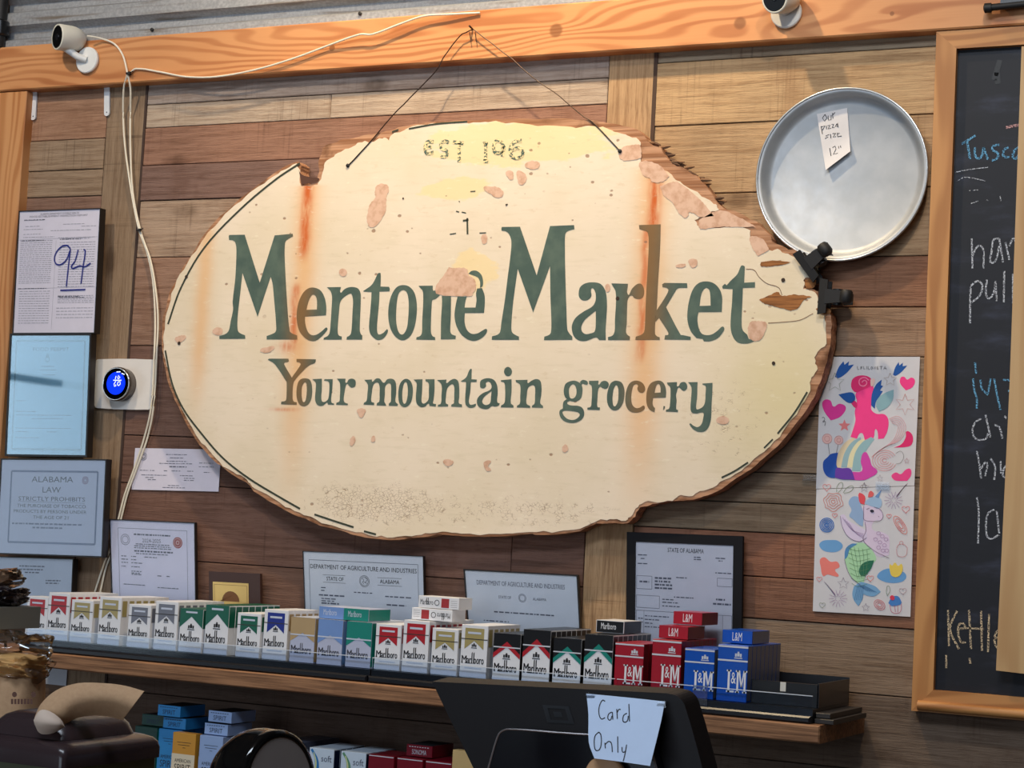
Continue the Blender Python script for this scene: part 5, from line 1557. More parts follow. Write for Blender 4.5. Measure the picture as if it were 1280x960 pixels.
# ---- security cameras
def seccam(base, body_c, axis, label, face_r=0.030, L=0.066):
    p = P(*base, BY)
    t = thing('security_camera', p, label, 'camera', 'white security cameras on the beam')
    M = plain(232, 232, 230, 0.35)
    MB().lathe([(0.0285, 0.0), (0.0305, 0.002), (0.0305, 0.007), (0.0285, 0.009), (0.0, 0.009)], (p.x, BY - 0.0002, p.z), (0, -1, 0), 36).build('base', M, t)
    c0 = Vector(body_c)
    a = Vector(axis).normalized()
    MB().tube([(p.x, BY - 0.008, p.z), (p.x * .6 + (c0.x - a.x * L * .2) * .4, BY - 0.02, p.z + .006), c0 - a * L * 0.22 + Vector((0, 0.006, -0.020))], [0.0085, 0.008, 0.009], 12).build('arm', M, t)
    r = face_r
    MB().lathe([(r - 0.004, 0.0), (r - 0.001, 0.0005), (r, -0.002), (r, -L * 0.45), (r * .96, -L * .6), (r * .82, -L * .78), (r * .58, -L * .91), (r * .3, -L * .98), (0.0, -L)], c0, a, 36, caps=False).build('body', plain(226, 222, 208, 0.4), t)
    bd = [o for o in t.children if o.name.startswith('body')][0]
    MB().lathe([(0.0, -0.003), (r - 0.005, -0.003), (r - 0.004, 0.0)], c0, a, 36).build('lens_window', plain(8, 8, 10, 0.3, 0.0, 0.2), bd)
    MB().lathe([(0.0, 0.002), (0.007, 0.001), (0.009, -0.003)], c0, a, 20).build('lens', plain(22, 24, 30, 0.08), bd)
    return t


seccam((111, 76), P(71.5, 46, BY - 0.055), (-0.44, -0.90, -0.06), 'white bullet security camera pointing left at the left end of the beam', 0.0300, 0.070)
seccam((984, 17), P(968, -3, BY - 0.062), (-0.30, -0.92, -0.22), 'white security camera facing the room at the right part of the beam', 0.0300, 0.066)

# ---- white cables
M_CABLE = plain(232, 224, 206, 0.45)


def cable(label, pts, Ys, r=0.0022):
    """pts in pixels; Ys gives a depth for each point"""
    full = []
    sp = smooth_line(pts, 5)
    for i, (x, y) in enumerate(sp):
        u = i / 5.0
        j = min(int(u), len(Ys) - 2)
        w = u - j
        full.append(P(x, y, Ys[j] * (1 - w) + Ys[j + 1] * w))
    o = MB().tube(full, r, 8).build('white_cable', M_CABLE, None, origin=full[-1])
    return tag(o, label, 'cable', 'white cables along beam and wall')


by = BY - 0.004
pa = [(109, 45), (126, 48), (143, 55), (153, 68), (158, 85), (159, 93), (155, 108), (154, 140), (156, 180), (160, 212), (166, 250), (174, 288), (184, 316), (191, 350), (194, 400), (193, 440), (189, 508), (181, 545), (168, 585), (156, 618), (149, 645), (140, 680), (129, 708), (118, 742)]
ya = [-0.060, -0.046, by, by, by, by, -0.03] + [-0.012] * 5 + [-0.010] * 3 + [-0.016, -0.018] + [-0.010] * 7
cable('white cable from the left camera down the wall, passing behind the thermostat side', pa, ya)
pb = [(160, 94), (163, 110), (163, 140), (163, 180), (166, 240), (176, 290), (188, 325), (195, 365), (197.5, 400), (196, 440), (192, 508), (185, 545), (173, 580), (160, 615), (152, 646), (144, 680), (133, 708), (125, 742)]
yb = [by, -0.03] + [-0.012] * 7 + [-0.016, -0.018] + [-0.010] * 7
cable('second white cable running down the wall close beside the first', pb, yb)
pcb = [(162, 92), (170, 86), (200, 90), (232, 96), (270, 96), (320, 87), (370, 72), (410, 57), (450, 43), (465, 43), (500, 30), (530, 20), (560, 18), (600, 16)]
cable('white cord sagging along the beam from the zip tie towards the sign wire', pcb, [by] * 4 + [by - .004] * 4 + [by - 0.012, by - .012, by - .012, by - .01, by - .006, by])
for qx, qy, Yq, lab in ((160.5, 92, by - 0.001, 'black zip tie bundling the white cables on the beam'), (173.5, 288, -0.013, 'black zip tie on the two cables beside the wall joint')):
    p = P(qx, qy, Yq)
    t = thing('zip_tie', p, lab, 'zip tie')
    MB().lathe([(0.0052, -0.002), (0.006, -0.001), (0.006, 0.001), (0.0052, 0.002)], p, (0.1, 0, 1), 14).build('loop', M_RUBBER, t)
    MB().box(p.x + 0.003, p.x + 0.009, p.y - 0.007, p.y - 0.002, p.z - 0.003, p.z + 0.003).build('lock', M_RUBBER, t)
    MB().tube([p + Vector((0.008, -0.004, 0.001)), p + Vector((0.016, -0.006, 0.003))], 0.0012, 5).build('tail', M_RUBBER, t)

# ================================================================== SHELVES
SHF, SHZ = -0.292, 1.2545            # shelf front edge, shelf top
SX0, SX1 = -1.12, 0.757
TZ = 1.279                           # tray floor
PFY = -0.256                         # front faces of the pack rows


def shelf_mat(name, a_, b_):
    k = NT(name)
    s = k.sep(k.pos())
    g = k.noise(k.comb(k.math('MULTIPLY', s[0], 3.0), k.math('MULTIPLY', s[1], 60.0), k.math('MULTIPLY', s[2], 90.0)), 2.0, 5.0, 0.6)
    n2 = k.noise(k.pos(), 9.0, 4.0)
    c = k.mix(k.step(g, 0.35, 0.68), a_, b_)
    k.color(k.mix(k.math('MULTIPLY', k.step(n2, 0.5, 0.75), 0.5), c, rgb(96, 64, 42)))
    k.bump(g, 0.4, 0.002)
    return k.set(0.65, 0, 0.3)


M_SHELF = shelf_mat('rough_sawn_shelf', rgb(158, 116, 84), rgb(106, 74, 52))
sh = thing('wall_shelf', ((SX0 + SX1) / 2, -0.15, SHZ - 0.03), 'long rough wooden wall shelf carrying the upper rows of packs', 'shelf')
MB().cbox(SX0, SX1, SHF, -0.004, SHZ - 0.031, SHZ, 0.0025).build('board', M_SHELF, sh)
LZ = 1.030
sl = thing('lower_wall_shelf', (-0.35, -0.15, LZ - 0.03), 'lower wooden wall shelf under the first, mostly out of view', 'shelf')
MB().cbox(-0.80, 0.35, SHF, -0.004, LZ - 0.031, LZ, 0.0025).build('board', M_SHELF, sl)

# ---- black display trays with clear fronts
M_TRAY = plain(20, 21, 27, 0.32)
for i, (a, b, lab) in enumerate(((28, 459, 'long black plastic pack tray on the left half of the shelf'), (461.5, 766, 'black plastic pack tray in the middle of the shelf'),
                                 (768, 1014, 'black plastic pack tray with clear front at the right end of the shelf'))):
    xa = xx(a, 800 + 0.065 * a, -0.28)
    xb = xx(b, 815 + 0.065 * b, -0.28)
    t = thing('pack_tray', ((xa + xb) / 2, -0.16, SHZ), lab, 'tray', 'black pack trays')
    MB().box(xa, xb, -0.270, -0.045, SHZ + 0.0004, TZ - 0.0005).build('base', M_TRAY, t)
    MB().cbox(xa, xb, -0.284, -0.2705, SHZ + 0.0004, SHZ + 0.013, 0.003).build('front_lip', M_TRAY, t)
    MB().box(xa, xb, -0.0445, -0.0425, SHZ + 0.0004, TZ + 0.045).build('back_stop', M_TRAY, t)
    MB().box(xa + 0.001, xb - 0.001, -0.2705, -0.2688, TZ - 0.016, TZ + 0.022).build('clear_front', M_ACRYL, t)
    MB().box(xa + 0.001, xb - 0.001, -0.2710, -0.2683, TZ + 0.022, TZ + 0.0232).build('clear_front_edge', plain(214, 222, 232, 0.3), t)
    if i == 2:
        xd = xx(941, 850, -0.23)
        MB().box(xd, xb - 0.001, -0.236, -0.225, TZ, TZ + 0.040).build('pusher', plain(12, 12, 15, 0.4), t)
        MB().box(xb - 0.003, xb, -0.236, -0.046, TZ, TZ + 0.042).build('side_wall', M_TRAY, t)
        MB().box(xx(976, 838, -0.238), xx(983, 838, -0.238), -0.2375, -0.2362, TZ + 0.024, TZ + 0.040).build('price_clip', plain(214, 210, 200, 0.5), t)
        MB().box(xx(866, 870, -0.273), xx(884, 870, -0.273), -0.2735, -0.2712, TZ - 0.010, TZ + 0.024).build('sticker', glass_mat('clear_sticker', (0.8, 0.88, 0.98, 1), 1.45, 0.12, 0.2), t)
for j, (dx, z0, z1, lab) in enumerate(((0.034, 0.0, 0.0085, 'lower of two thin black tray ends stacked at the shelf end'), (0.026, 0.0092, 0.018, 'upper of two thin black tray ends stacked at the shelf end'))):
    x0 = xx(1014, 882, -0.28) + 0.0015
    o = MB().cbox(x0, x0 + dx, -0.262 + 0.006 * j, -0.05, SHZ + 0.0004 + z0, SHZ + 0.0004 + z1, 0.001).build('tray_end', plain(44, 40, 38, 0.5), None, origin=(x0, -0.15, SHZ))
    tag(o, lab, 'tray', 'spare tray ends')

# ================================================================== CIGARETTE PACKS
PW, PD = 0.0555, 0.0228
KING, LONG = 0.0875, 0.0985
M_PK = {
    'white': plain(226, 227, 232, 0.35), 'red': plain(172, 26, 40, 0.35), 'gold': plain(164, 150, 98, 0.35), 'silver': plain(112, 116, 130, 0.35),
    'green': plain(10, 92, 72, 0.35), 'blue': plain(26, 44, 136, 0.35), 'tan': plain(176, 150, 110, 0.35), 'sky': plain(112, 146, 204, 0.35),
    'teal': plain(16, 128, 116, 0.35), 'black': plain(20, 20, 24, 0.3), 'lilac': plain(178, 184, 208, 0.35), 'lmred': plain(160, 16, 38, 0.3), 'lmblue': plain(8, 78, 178, 0.25),
    'pale': plain(196, 204, 222, 0.35), 'ink': M_INK, 'grey': plain(92, 94, 106, 0.5), 'strip': plain(54, 50, 46, 0.4), 'stripl': plain(206, 210, 220, 0.3),
    'maroon': plain(120, 14, 34, 0.3), 'azure': plain(40, 132, 196, 0.4), 'periw': plain(150, 176, 220, 0.4), 'amber': plain(206, 146, 48, 0.4), 'cream': plain(226, 214, 186, 0.4),
    'darkred': plain(110, 18, 28, 0.35), 'slate': plain(92, 98, 118, 0.4), 'navy': plain(16, 30, 62, 0.4), 'ice': plain(206, 222, 238, 0.35), 'leaf': plain(96, 150, 118, 0.4), 'lemon': plain(212, 220, 160, 0.4),
    'wave': plain(36, 122, 190, 0.4), 'dgreen': plain(20, 60, 52, 0.4),
}
TYPES = {
    # key: (height, body colour, style, colour, side colour, words for the label)
    'redK': (KING, 'white', 'flag', 'red', 'red', 'white pack with a red flag'), 'redL': (LONG, 'white', 'flag', 'red', 'red', 'tall white pack with a red flag'),
    'goldK': (KING, 'white', 'flag', 'gold', 'gold', 'white pack with a gold flag'), 'goldL': (LONG, 'white', 'flag', 'gold', 'gold', 'tall white pack with a gold flag'),
    'silvK': (KING, 'white', 'flag', 'silver', 'silver', 'white pack with a grey flag'), 'silvL': (LONG, 'white', 'flag', 'silver', 'silver', 'tall white pack with a grey flag'),
    'grnK': (KING, 'white', 'roof', 'green', 'green', 'green roofed white pack'), 'grnL': (LONG, 'white', 'roof', 'green', 'green', 'tall green roofed white pack'),
    'mntK': (KING, 'white', 'flag', 'green', 'green', 'white pack with a small green flag'), 'bluL': (LONG, 'white', 'flag', 'blue', 'tan', 'tall white pack with a deep blue flag'),
    'tanK': (KING, 'lilac', 'fade', 'tan', 'tan', 'tan topped grey pack'), 'skyK': (KING, 'lilac', 'fade', 'sky', 'sky', 'light blue topped grey pack'), 'teaK': (KING, 'lilac', 'fade', 'teal', 'teal', 'teal topped grey pack'),
    'bkrK': (KING, 'white', 'peak', 'red', 'black', 'black topped pack with a red chevron'), 'bkrL': (LONG, 'white', 'peak', 'red', 'black', 'tall black topped pack with a red chevron'),
    'bkgK': (KING, 'white', 'peak', 'teal', 'black', 'black topped pack with a green chevron'), 'bkgL': (LONG, 'white', 'peak', 'teal', 'black', 'tall black topped pack with a green chevron'),
    'lmrK': (KING, 'lmred', 'lm', 'lmred', 'darkred', 'bright red pack with white initials'), 'lmrL': (LONG, 'lmred', 'lm', 'lmred', 'darkred', 'tall bright red pack with white initials'),
    'lmbK': (KING, 'lmblue', 'lm', 'lmblue', 'slate', 'bright blue pack with white initials'), 'lmbL': (LONG, 'lmblue', 'lm', 'lmblue', 'slate', 'tall bright blue pack with white initials'),
    'azr': (KING, 'azure', 'spirit', 'azure', 'azure', 'sky blue pack'), 'prw': (KING, 'periw', 'spirit', 'periw', 'periw', 'pale blue pack'), 'amb': (KING, 'amber', 'spirit', 'amber', 'amber', 'amber yellow pack'),
    'wvb': (KING, 'ice', 'wave', 'wave', 'navy', 'icy white pack with a blue wave'), 'wvg': (KING, 'ice', 'wave', 'leaf', 'navy', 'icy white pack with a green wave'),
    'mar': (KING, 'maroon', 'maroon', 'maroon', 'maroon', 'dark maroon pack'), 'slt': (KING, 'slate', 'none', 'slate', 'slate', 'dark slate grey pack'), 'dgr': (KING, 'dgreen', 'none', 'teal', 'teal', 'dark green pack'),
}
E_ = 0.00035


def FP(h):
    """maps unit coordinates on the pack's front to the pack's own space"""
    return lambda u, v: Vector((-PW / 2 + u * PW, -E_, v * h))


def poly(mb, fn, pts):
    mb.flat([pts], fn)
    return mb


def wordmark(mb, fn, base, hx, asc):
    """tall narrow slab lettering; the l and b rise above the rest"""
    for ch, u0, u1, hgt in (('M', .055, .235, hx * 1.45), ('a', .245, .335, hx), ('r', .345, .41, hx), ('o', .515, .60, hx), ('o', .615, .705, hx), ('r', .72, .785, hx), ('o', .795, .885, hx)):
        for du in (0.0, 0.012):
            text_on(mb, ch, fn, u0 + du, u1 + du, base, base + hgt)
    for u in (0.425, 0.495):
        poly(mb, fn, [(u, base), (u + 0.040, base), (u + 0.040, base + asc), (u, base + asc - 0.02)])
    for u, w in ((.045, .07), (.18, .08), (.41, .07), (.335, .07)):
        poly(mb, fn, [(u, base), (u + w, base), (u + w, base + 0.014), (u, base + 0.014)])


def crest(mb, fn, u, v, s):
    for a, b, w, h in ((-1.0, 0.1, .5, .9), (0.5, 0.1, .5, .9), (-.4, .2, .8, .9), (-.25, 1.0, .5, .5), (-1.2, -.35, 2.4, .25)):
        poly(mb, fn, [(u + a * s, v + b * s * .6), (u + (a + w) * s, v + b * s * .6), (u + (a + w) * s, v + (b + h) * s * .6), (u + a * s, v + (b + h) * s * .6)])


def pack_parts(key):
    """[(part name, mesh)] of a pack standing at the origin, front face towards -Y"""
    h, bodyc, style, c1, sidec, _ = TYPES[key]
    fn = FP(h)
    L = []

    def rect(mb, u0, v0, u1, v1):
        return poly(mb, fn, [(u0, v0), (u1, v0), (u1, v1), (u0, v1)])
    b = MB().cbox(-PW / 2, PW / 2, 0, PD, 0, h, 0.0006)
    L.append(('box', b, bodyc))
    if style == 'flag':
        L.append(('flag', poly(MB(), fn, [(.14, .94), (.14, .54), (.5, .70), (.86, .54), (.86, .94)]), c1))
        f2 = lambda u, v: fn(u, v) + Vector((0, -0.0002, 0))
        L.append(('slot', poly(MB(), f2, [(.25, .83), (.75, .83), (.75, .87), (.25, .87)]), 'pale'))
        L.append(('tear_strip', poly(MB(), f2, [(0, .725), (1, .725), (1, .742), (0, .742)]), 'strip'))
        m = MB()
        crest(m, fn, .5, .58, .09)
        wordmark(m, fn, .27, .10, .22)
        L.append(('lettering', m, 'ink'))
        L.append(('base_band', rect(rect(MB(), 0, 0.02, 1, .13), 0.18, .18, .82, .20), 'pale'))
    elif style == 'roof':
        L.append(('roof', poly(MB(), fn, [(0, 1), (0, .56), (.5, .82), (1, .56), (1, 1)]), c1))
        L.append(('slot', poly(MB(), lambda u, v: fn(u, v) + Vector((0, -0.0002, 0)), [(.25, .90), (.75, .90), (.75, .94), (.25, .94)]), 'pale'))
        m = MB()
        crest(m, fn, .5, .54, .13)
        wordmark(m, fn, .24, .12, .26)
        L.append(('lettering', m, 'ink'))
        L.append(('base_band', rect(MB(), 0, 0.02, 1, .12), 'pale'))
    elif style == 'fade':
        L.append(('roof', poly(MB(), fn, [(0, 1), (0, .46), (.5, .66), (1, .46), (1, 1)]), c1))
        m = MB()
        wordmark(m, fn, .20, .12, .24)
        L.append(('lettering', m, 'grey'))
        L.append(('tear_strip', poly(MB(), lambda u, v: fn(u, v) + Vector((0, -0.0002, 0)), [(0, .60), (1, .60), (1, .63), (0, .63)]), 'pale'))
    elif style == 'peak':
        L.append(('roof', poly(MB(), fn, [(0, 1), (0, .55), (.5, .80), (1, .55), (1, 1)]), 'black'))
        L.append(('chevron', poly(MB(), lambda u, v: fn(u, v) + Vector((0, -0.0002, 0)), [(0, .57), (.5, .83), (1, .57), (1, .47), (.5, .72), (0, .47)]), c1))
        L.append(('tear_strip', poly(MB(), lambda u, v: fn(u, v) + Vector((0, -0.0004, 0)), [(0, .695), (1, .695), (1, .72), (0, .72)]), 'stripl'))
        m = MB()
        crest(m, fn, .5, .48, .12)
        wordmark(m, fn, .19, .12, .26)
        L.append(('lettering', m, 'ink'))
        L.append(('base_band', rect(MB(), 0, 0.02, 1, .06), 'pale'))
    elif style == 'lm':
        m = MB()
        rect(m, 0, .955, 1, .985)
        rect(m, 0, .71, 1, .74)
        L.append(('silver_line', m, 'stripl'))
        m = MB()
        crest(m, fn, .68, .79, .11)
        L.append(('crest', m, 'stripl'))
        m = MB()
        fu = lambda u, v: fn(u, v + 0.06)
        poly(m, fu, [(.36, .10), (.43, .10), (.43, .50), (.36, .50)]), poly(m, fu, [(.32, .47), (.47, .47), (.47, .50), (.32, .50)]), poly(m, fu, [(.32, .10), (.58, .10), (.58, .135), (.32, .135)])
        poly(m, fu, [(.66, .10), (.72, .10), (.72, .50), (.66, .50)]), poly(m, fu, [(.90, .10), (.96, .10), (.96, .50), (.90, .50)]), poly(m, fu, [(.62, .10), (.75, .10), (.75, .13), (.62, .13)]), poly(m, fu, [(.86, .10), (1.0, .10), (1.0, .13), (.86, .13)]), poly(m, fu, [(.62, .47), (.72, .47), (.72, .50), (.62, .50)]), poly(m, fu, [(.90, .47), (1.0, .47), (1.0, .50), (.90, .50)])
        poly(m, fu, [(.70, .50), (.76, .50), (.84, .20), (.80, .20)])
        poly(m, fu, [(.92, .50), (.88, .50), (.80, .20), (.84, .20)])
        text_on(m, '&', fu, .47, .63, .26, .46)
        L.append(('lettering', m, 'white'))
    elif style == 'spirit':
        L.append(('label_panel', rect(MB(), 0, 0, 1, .52), 'cream' if key == 'amb' else bodyc))
        m = MB()
        f2 = lambda u, v: fn(u, v) + Vector((0, -0.0002, 0))
        text_on(m, 'AMERICAN', f2, .14, .84, .33, .41)
        text_on(m, 'SPIRIT', f2, .14, .84, .13, .29)
        rect(m, .2, .78, .8, .79), rect(m, .25, .72, .75, .73), rect(m, .45, .66, .57, .67)
        L.append(('lettering', m, 'ink'))
    elif style == 'wave':
        L.append(('wave', poly(MB(), fn, smooth_line([(.12, .98), (.38, .75), (.42, .5), (.25, .2), (.05, .02)], 5) + [(0, 0.02), (0, .25)] + smooth_line([(.1, .35), (.24, .55), (.22, .78), (.05, .95)], 5)), c1))
        f2 = lambda u, v: fn(u, v) + Vector((0, -0.0002, 0))
        L.append(('wave_stripe', poly(MB(), f2, smooth_line([(.2, .9), (.32, .7), (.3, .5), (.12, .2)], 5) + smooth_line([(.05, .2), (.22, .5), (.26, .7), (.16, .9)], 5)), 'lemon'))  # lemon stripe printed over the wave
        m = MB()
        text_on(m, 'soft', f2, .50, .92, .72, .86)
        L.append(('lettering', m, 'slate'))
    elif style == 'maroon':
        m = MB()
        text_on(m, 'SONOMA', fn, .08, .92, .50, .62)
        L.append(('lettering', m, 'stripl'))
        L.append(('silver_line', rect(MB(), 0.02, .965, .98, .985), 'stripl'))
    # coloured flash on the two narrow sides
    for sx_ in (-1, 1):
        m = MB()
        X = sx_ * (PW / 2 + E_)
        y0, y1, z0, z1 = (.16, .84, .60, .93) if style == 'flag' else ((.04, .96, .03, .98))
        if style in ('roof',):
            z0 = .56
        m.add([(X, PD * y0, h * z0), (X, PD * y1, h * z0), (X, PD * y1, h * z1), (X, PD * y0, h * z1)], [(0, 1, 2, 3)])
        L.append(('side_flash', m, sidec))
    if style in ('roof', 'fade'):
        L.append(('lid_top', MB().add([(-PW / 2 + .001, .001, h + E_), (PW / 2 - .001, .001, h + E_), (PW / 2 - .001, PD - .001, h + E_), (-PW / 2 + .001, PD - .001, h + E_)], [(0, 1, 2, 3)]), c1 if style == 'roof' else 'pale'))
    if style == 'peak':
        L.append(('lid_top', MB().add([(-PW / 2 + .001, .001, h + E_), (PW / 2 - .001, .001, h + E_), (PW / 2 - .001, PD - .001, h + E_), (-PW / 2 + .001, PD - .001, h + E_)], [(0, 1, 2, 3)]), 'black'))
    return L


_PM = {}


def pack_meshes(key):
    if key not in _PM:
        lst = []
        for nm, mb, mc in pack_parts(key):
            o = mb.build(nm, M_PK[mc])
            lst.append((nm, o.data))
            bpy.data.objects.remove(o)
        _PM[key] = lst
    return _PM[key]


def put_pack(key, loc, label, group, rot=(0, 0, 0), full=True):
    t = thing('cigarette_pack', loc, label, 'cigarette pack', group)
    t.rotation_euler = rot
    for nm, me in pack_meshes(key):
        if not full and nm not in ('box', 'side_flash', 'lid_top'):
            continue
        o = bpy.data.objects.new(nm, me)
        COL.objects.link(o)
        o.parent = t
    return t


ORD = ['front', 'second', 'third', 'fourth', 'fifth', 'sixth', 'seventh', 'eighth', 'ninth']
ROWS = [  # left px, right px, bottom y, type, packs in the row, what tells the row apart
    (36, 53, 804, 'redK', 2, 'upper shelf leftmost'), (55, 83, 804.5, 'redL', 7, 'upper shelf left end'), (85, 114, 807, 'goldK', 5, 'upper shelf left end'), (119, 150, 809, 'goldL', 7, 'upper shelf left end'),
    (156, 187, 813, 'silvK', 6, 'upper shelf left part'), (189, 221, 815, 'silvL', 7, 'upper shelf left part'), (221, 252, 818, 'grnK', 6, 'upper shelf left part'), (253, 284, 820, 'grnL', 8, 'upper shelf left part'),
    (292, 325, 823, 'mntK', 6, 'upper shelf left part'), (326, 358, 826, 'bluL', 5, 'upper shelf left part'), (360, 392, 829, 'tanK', 4, 'upper shelf left part'), (394, 427, 831, 'skyK', 7, 'upper shelf left part'),
    (429, 464, 834, 'teaK', 7, 'upper shelf left part'), (467, 499, 837, 'redK', 6, 'upper shelf middle'), (501, 534, 840, 'redL', 8, 'upper shelf middle'), (537, 571, 843, 'goldK', 6, 'upper shelf middle'),
    (573, 608, 846, 'goldL', 6, 'upper shelf middle'), (614, 649, 850, 'bkrK', 6, 'upper shelf middle'), (651, 686, 853, 'bkrL', 8, 'upper shelf middle'), (689, 725, 857, 'bkgK', 6, 'upper shelf right part'),
    (728, 764, 859, 'bkgL', 8, 'upper shelf right part'), (766, 803, 863, 'lmrK', 5, 'upper shelf right end'), (813, 849, 865, 'lmrL', 8, 'upper shelf right end'), (854, 891, 868, 'lmbK', 5, 'upper shelf right end'), (895, 933, 870, 'lmbL', 8, 'upper shelf right end'),
]
xs = [(xx((a + b) / 2, y, PFY)) for a, b, y, *_ in ROWS]
for it in range(40):           # keep neighbours from overlapping
    for i in range(len(xs) - 1):
        d = xs[i + 1] - xs[i]
        if d < PW + 0.0008:
            e = (PW + 0.0008 - d) / 2
            xs[i] -= e
            xs[i + 1] += e
rr = random.Random(21)
for (a, b, y, key, n, where), x in zip(ROWS, xs):
    words = TYPES[key][5]
    for j in range(n):
        lab = '%s, %s in its row, %s' % (words, 'foremost' if j == 0 else ORD[j], where) if j == 0 else '%s, %s back, %s' % (words, ORD[j], where)
        put_pack(key, (x + (rr.uniform(-.0007, .0007) if j else 0) * 0, PFY + j * (PD + 0.0007), TZ), lab, 'packs standing in rows on the upper shelf', full=(j == 0))


# ---- loose packs lying flat on top of the rows
def flat_end(key, px, py, Y, z, label, dy=0.0):
    """lying on its face, its lid end towards the viewer"""
    x = xx(px, py, Y)
    t = put_pack(key, (x, Y, z + PD + 0.0006), label, 'packs lying on top of the rows', (math.radians(-90), 0, 0), full=False)
    t.location = (x, Y, z + 0.0006)
    t.rotation_euler = (math.radians(90), 0, 0)
    t.location = (x, Y + TYPES[key][0], z + 0.0006)
    h = TYPES[key][0]
    style = TYPES[key][2]
    lf = lambda u, v: Vector((-PW / 2 + u * PW, PD * v, h + 2 * E_))
    m = MB()
    if style == 'lm':
        text_on(m, 'L&M', lf, .34, .66, .2, .85)
    else:
        text_on(m, 'Marlboro', lf, .18, .72, .3, .8)
    o = m.build('lettering', M_PK['white'] if style != 'fade' else M_PK['pale'])
    o['kind'] = 'stuff'
    o.parent = t
    if style == 'fade':
        MB().add([lf(0, 0) + Vector((0, 0, -E_ / 2)), lf(1, 0) + Vector((0, 0, -E_ / 2)), lf(1, 1) + Vector((0, 0, -E_ / 2)), lf(0, 1) + Vector((0, 0, -E_ / 2))], [(0, 1, 2, 3)]).build('end_flap', M_PK[TYPES[key][3]]).parent = t
    return t


zL, zK = TZ + LONG, TZ + KING
flat_end('skyK', 414, 772, -0.245, zK + 0.0008, 'light blue pack lying flat on the grey packs next to the teal one')
flat_end('teaK', 445, 774, -0.245, zK + 0.0008, 'teal pack lying flat on top of the teal packs')
flat_end('bkrK', 763, 775, -0.195, zL + 0.0008, 'small black pack lying flat on the black and green row')
flat_end('lmrK', 842, 786, -0.225, zL + 0.0008, 'lower of two bright red packs lying on the red row')
flat_end('lmrK', 860, 765, -0.165, zL + PD + 0.0026, 'upper of two bright red packs lying on the red row')
flat_end('lmbL', 922, 789, -0.215, zL + 0.0008, 'bright blue pack lying flat on the tall blue row at the right end')


def flat_side(key, pxl, py, Y, z, label, flip=False):
    """lying on its face, its long narrow side towards the viewer"""
    h = TYPES[key][0]
    xl = xx(pxl, py, Y)
    t = thing('cigarette_pack', (xl + h / 2, Y + PW / 2, z), label, 'cigarette pack', 'packs lying on top of the rows')
    MB().cbox(xl, xl + h, Y, Y + PW, z + 0.0005, z + PD, 0.0006).build('box', M_PK['white'], t)
    fn = lambda u, v: Vector((xl + (1 - u if flip else u) * h, Y - E_, z + PD * (1 - v if flip else v)))
    m = MB()
    text_on(m, 'Marlboro', fn, .05, .37, .30, .75)
    for u in (.20, .235):
        poly(m, fn, [(u, .3), (u + .014, .3), (u + .014, .88), (u, .86)])
    m.build('lettering', M_PK['ink'], t)
    m = MB()
    ptc = [fn(.46 + .055 * math.cos(2 * math.pi * i / 16), .5 + .22 * math.sin(2 * math.pi * i / 16)) for i in range(17)]
    m.ribbon(ptc, 0.0012)
    m.build('round_mark', M_PK['ink'], t)
    poly(MB(), fn, [(.57, .12), (.76, .12), (.76, .88), (.57, .88)]).build('red_panel', plain(160, 48, 52, 0.4), t)
    m = MB()
    for i in range(4):
        poly(m, fn, [(.80, .2 + i * .17), (.96, .2 + i * .17), (.96, .22 + i * .17), (.80, .22 + i * .17)])
    m.build('small_print', M_PK['grey'], t)


flat_side('redK', 515, 762, -0.235, zL + 0.0008, 'white pack with red panel lying on its side, lower of two', True)
flat_side('redK', 523.5, 745, -0.232, zL + PD + 0.0014, 'white pack with red panel lying on its side, upper of two')

# ---- packs on the lower shelf
LOW = [  # centre px, type, count, label place
    (178, 'dgr', 5, 'left end of the lower shelf'), (208.5, 'azr', 5, 'left part of the lower shelf'), (228, 'amb', 1, 'lower shelf'), (262, 'prw', 5, 'lower shelf'), (344, 'slt', 7, 'lower shelf'),
    (401, 'wvb', 5, 'lower shelf'), (441, 'wvg', 5, 'lower shelf'), (476, 'mar', 4, 'lower shelf, first maroon row'), (512, 'mar', 5, 'lower shelf, second maroon row'), (548, 'mar', 5, 'lower shelf, third maroon row'),
]
lx = [xx(c_, 960, PFY) for c_, *_ in LOW]
lx[1] = lx[2] - PW - 0.001
lx[0] = lx[1] - PW - 0.004
for it in range(40):
    for i in range(2, len(lx) - 1):
        d = lx[i + 1] - lx[i]
        if d < PW + 0.0008:
            e = (PW + 0.0008 - d) / 2
            lx[i] -= e
            lx[i + 1] += e
for (c_, key, n, where), x in zip(LOW, lx):
    for j in range(n):
        y0 = PFY + (0.03 if key in ('azr', 'dgr', 'slt') else 0.0)
        lab = '%s, %s, %s' % (TYPES[key][5], 'foremost' if j == 0 else ORD[j] + ' back', where)
        put_pack(key, (x, y0 + j * (PD + 0.0007), LZ), lab, 'packs standing on the lower shelf', full=(j == 0))
zl = LZ + KING


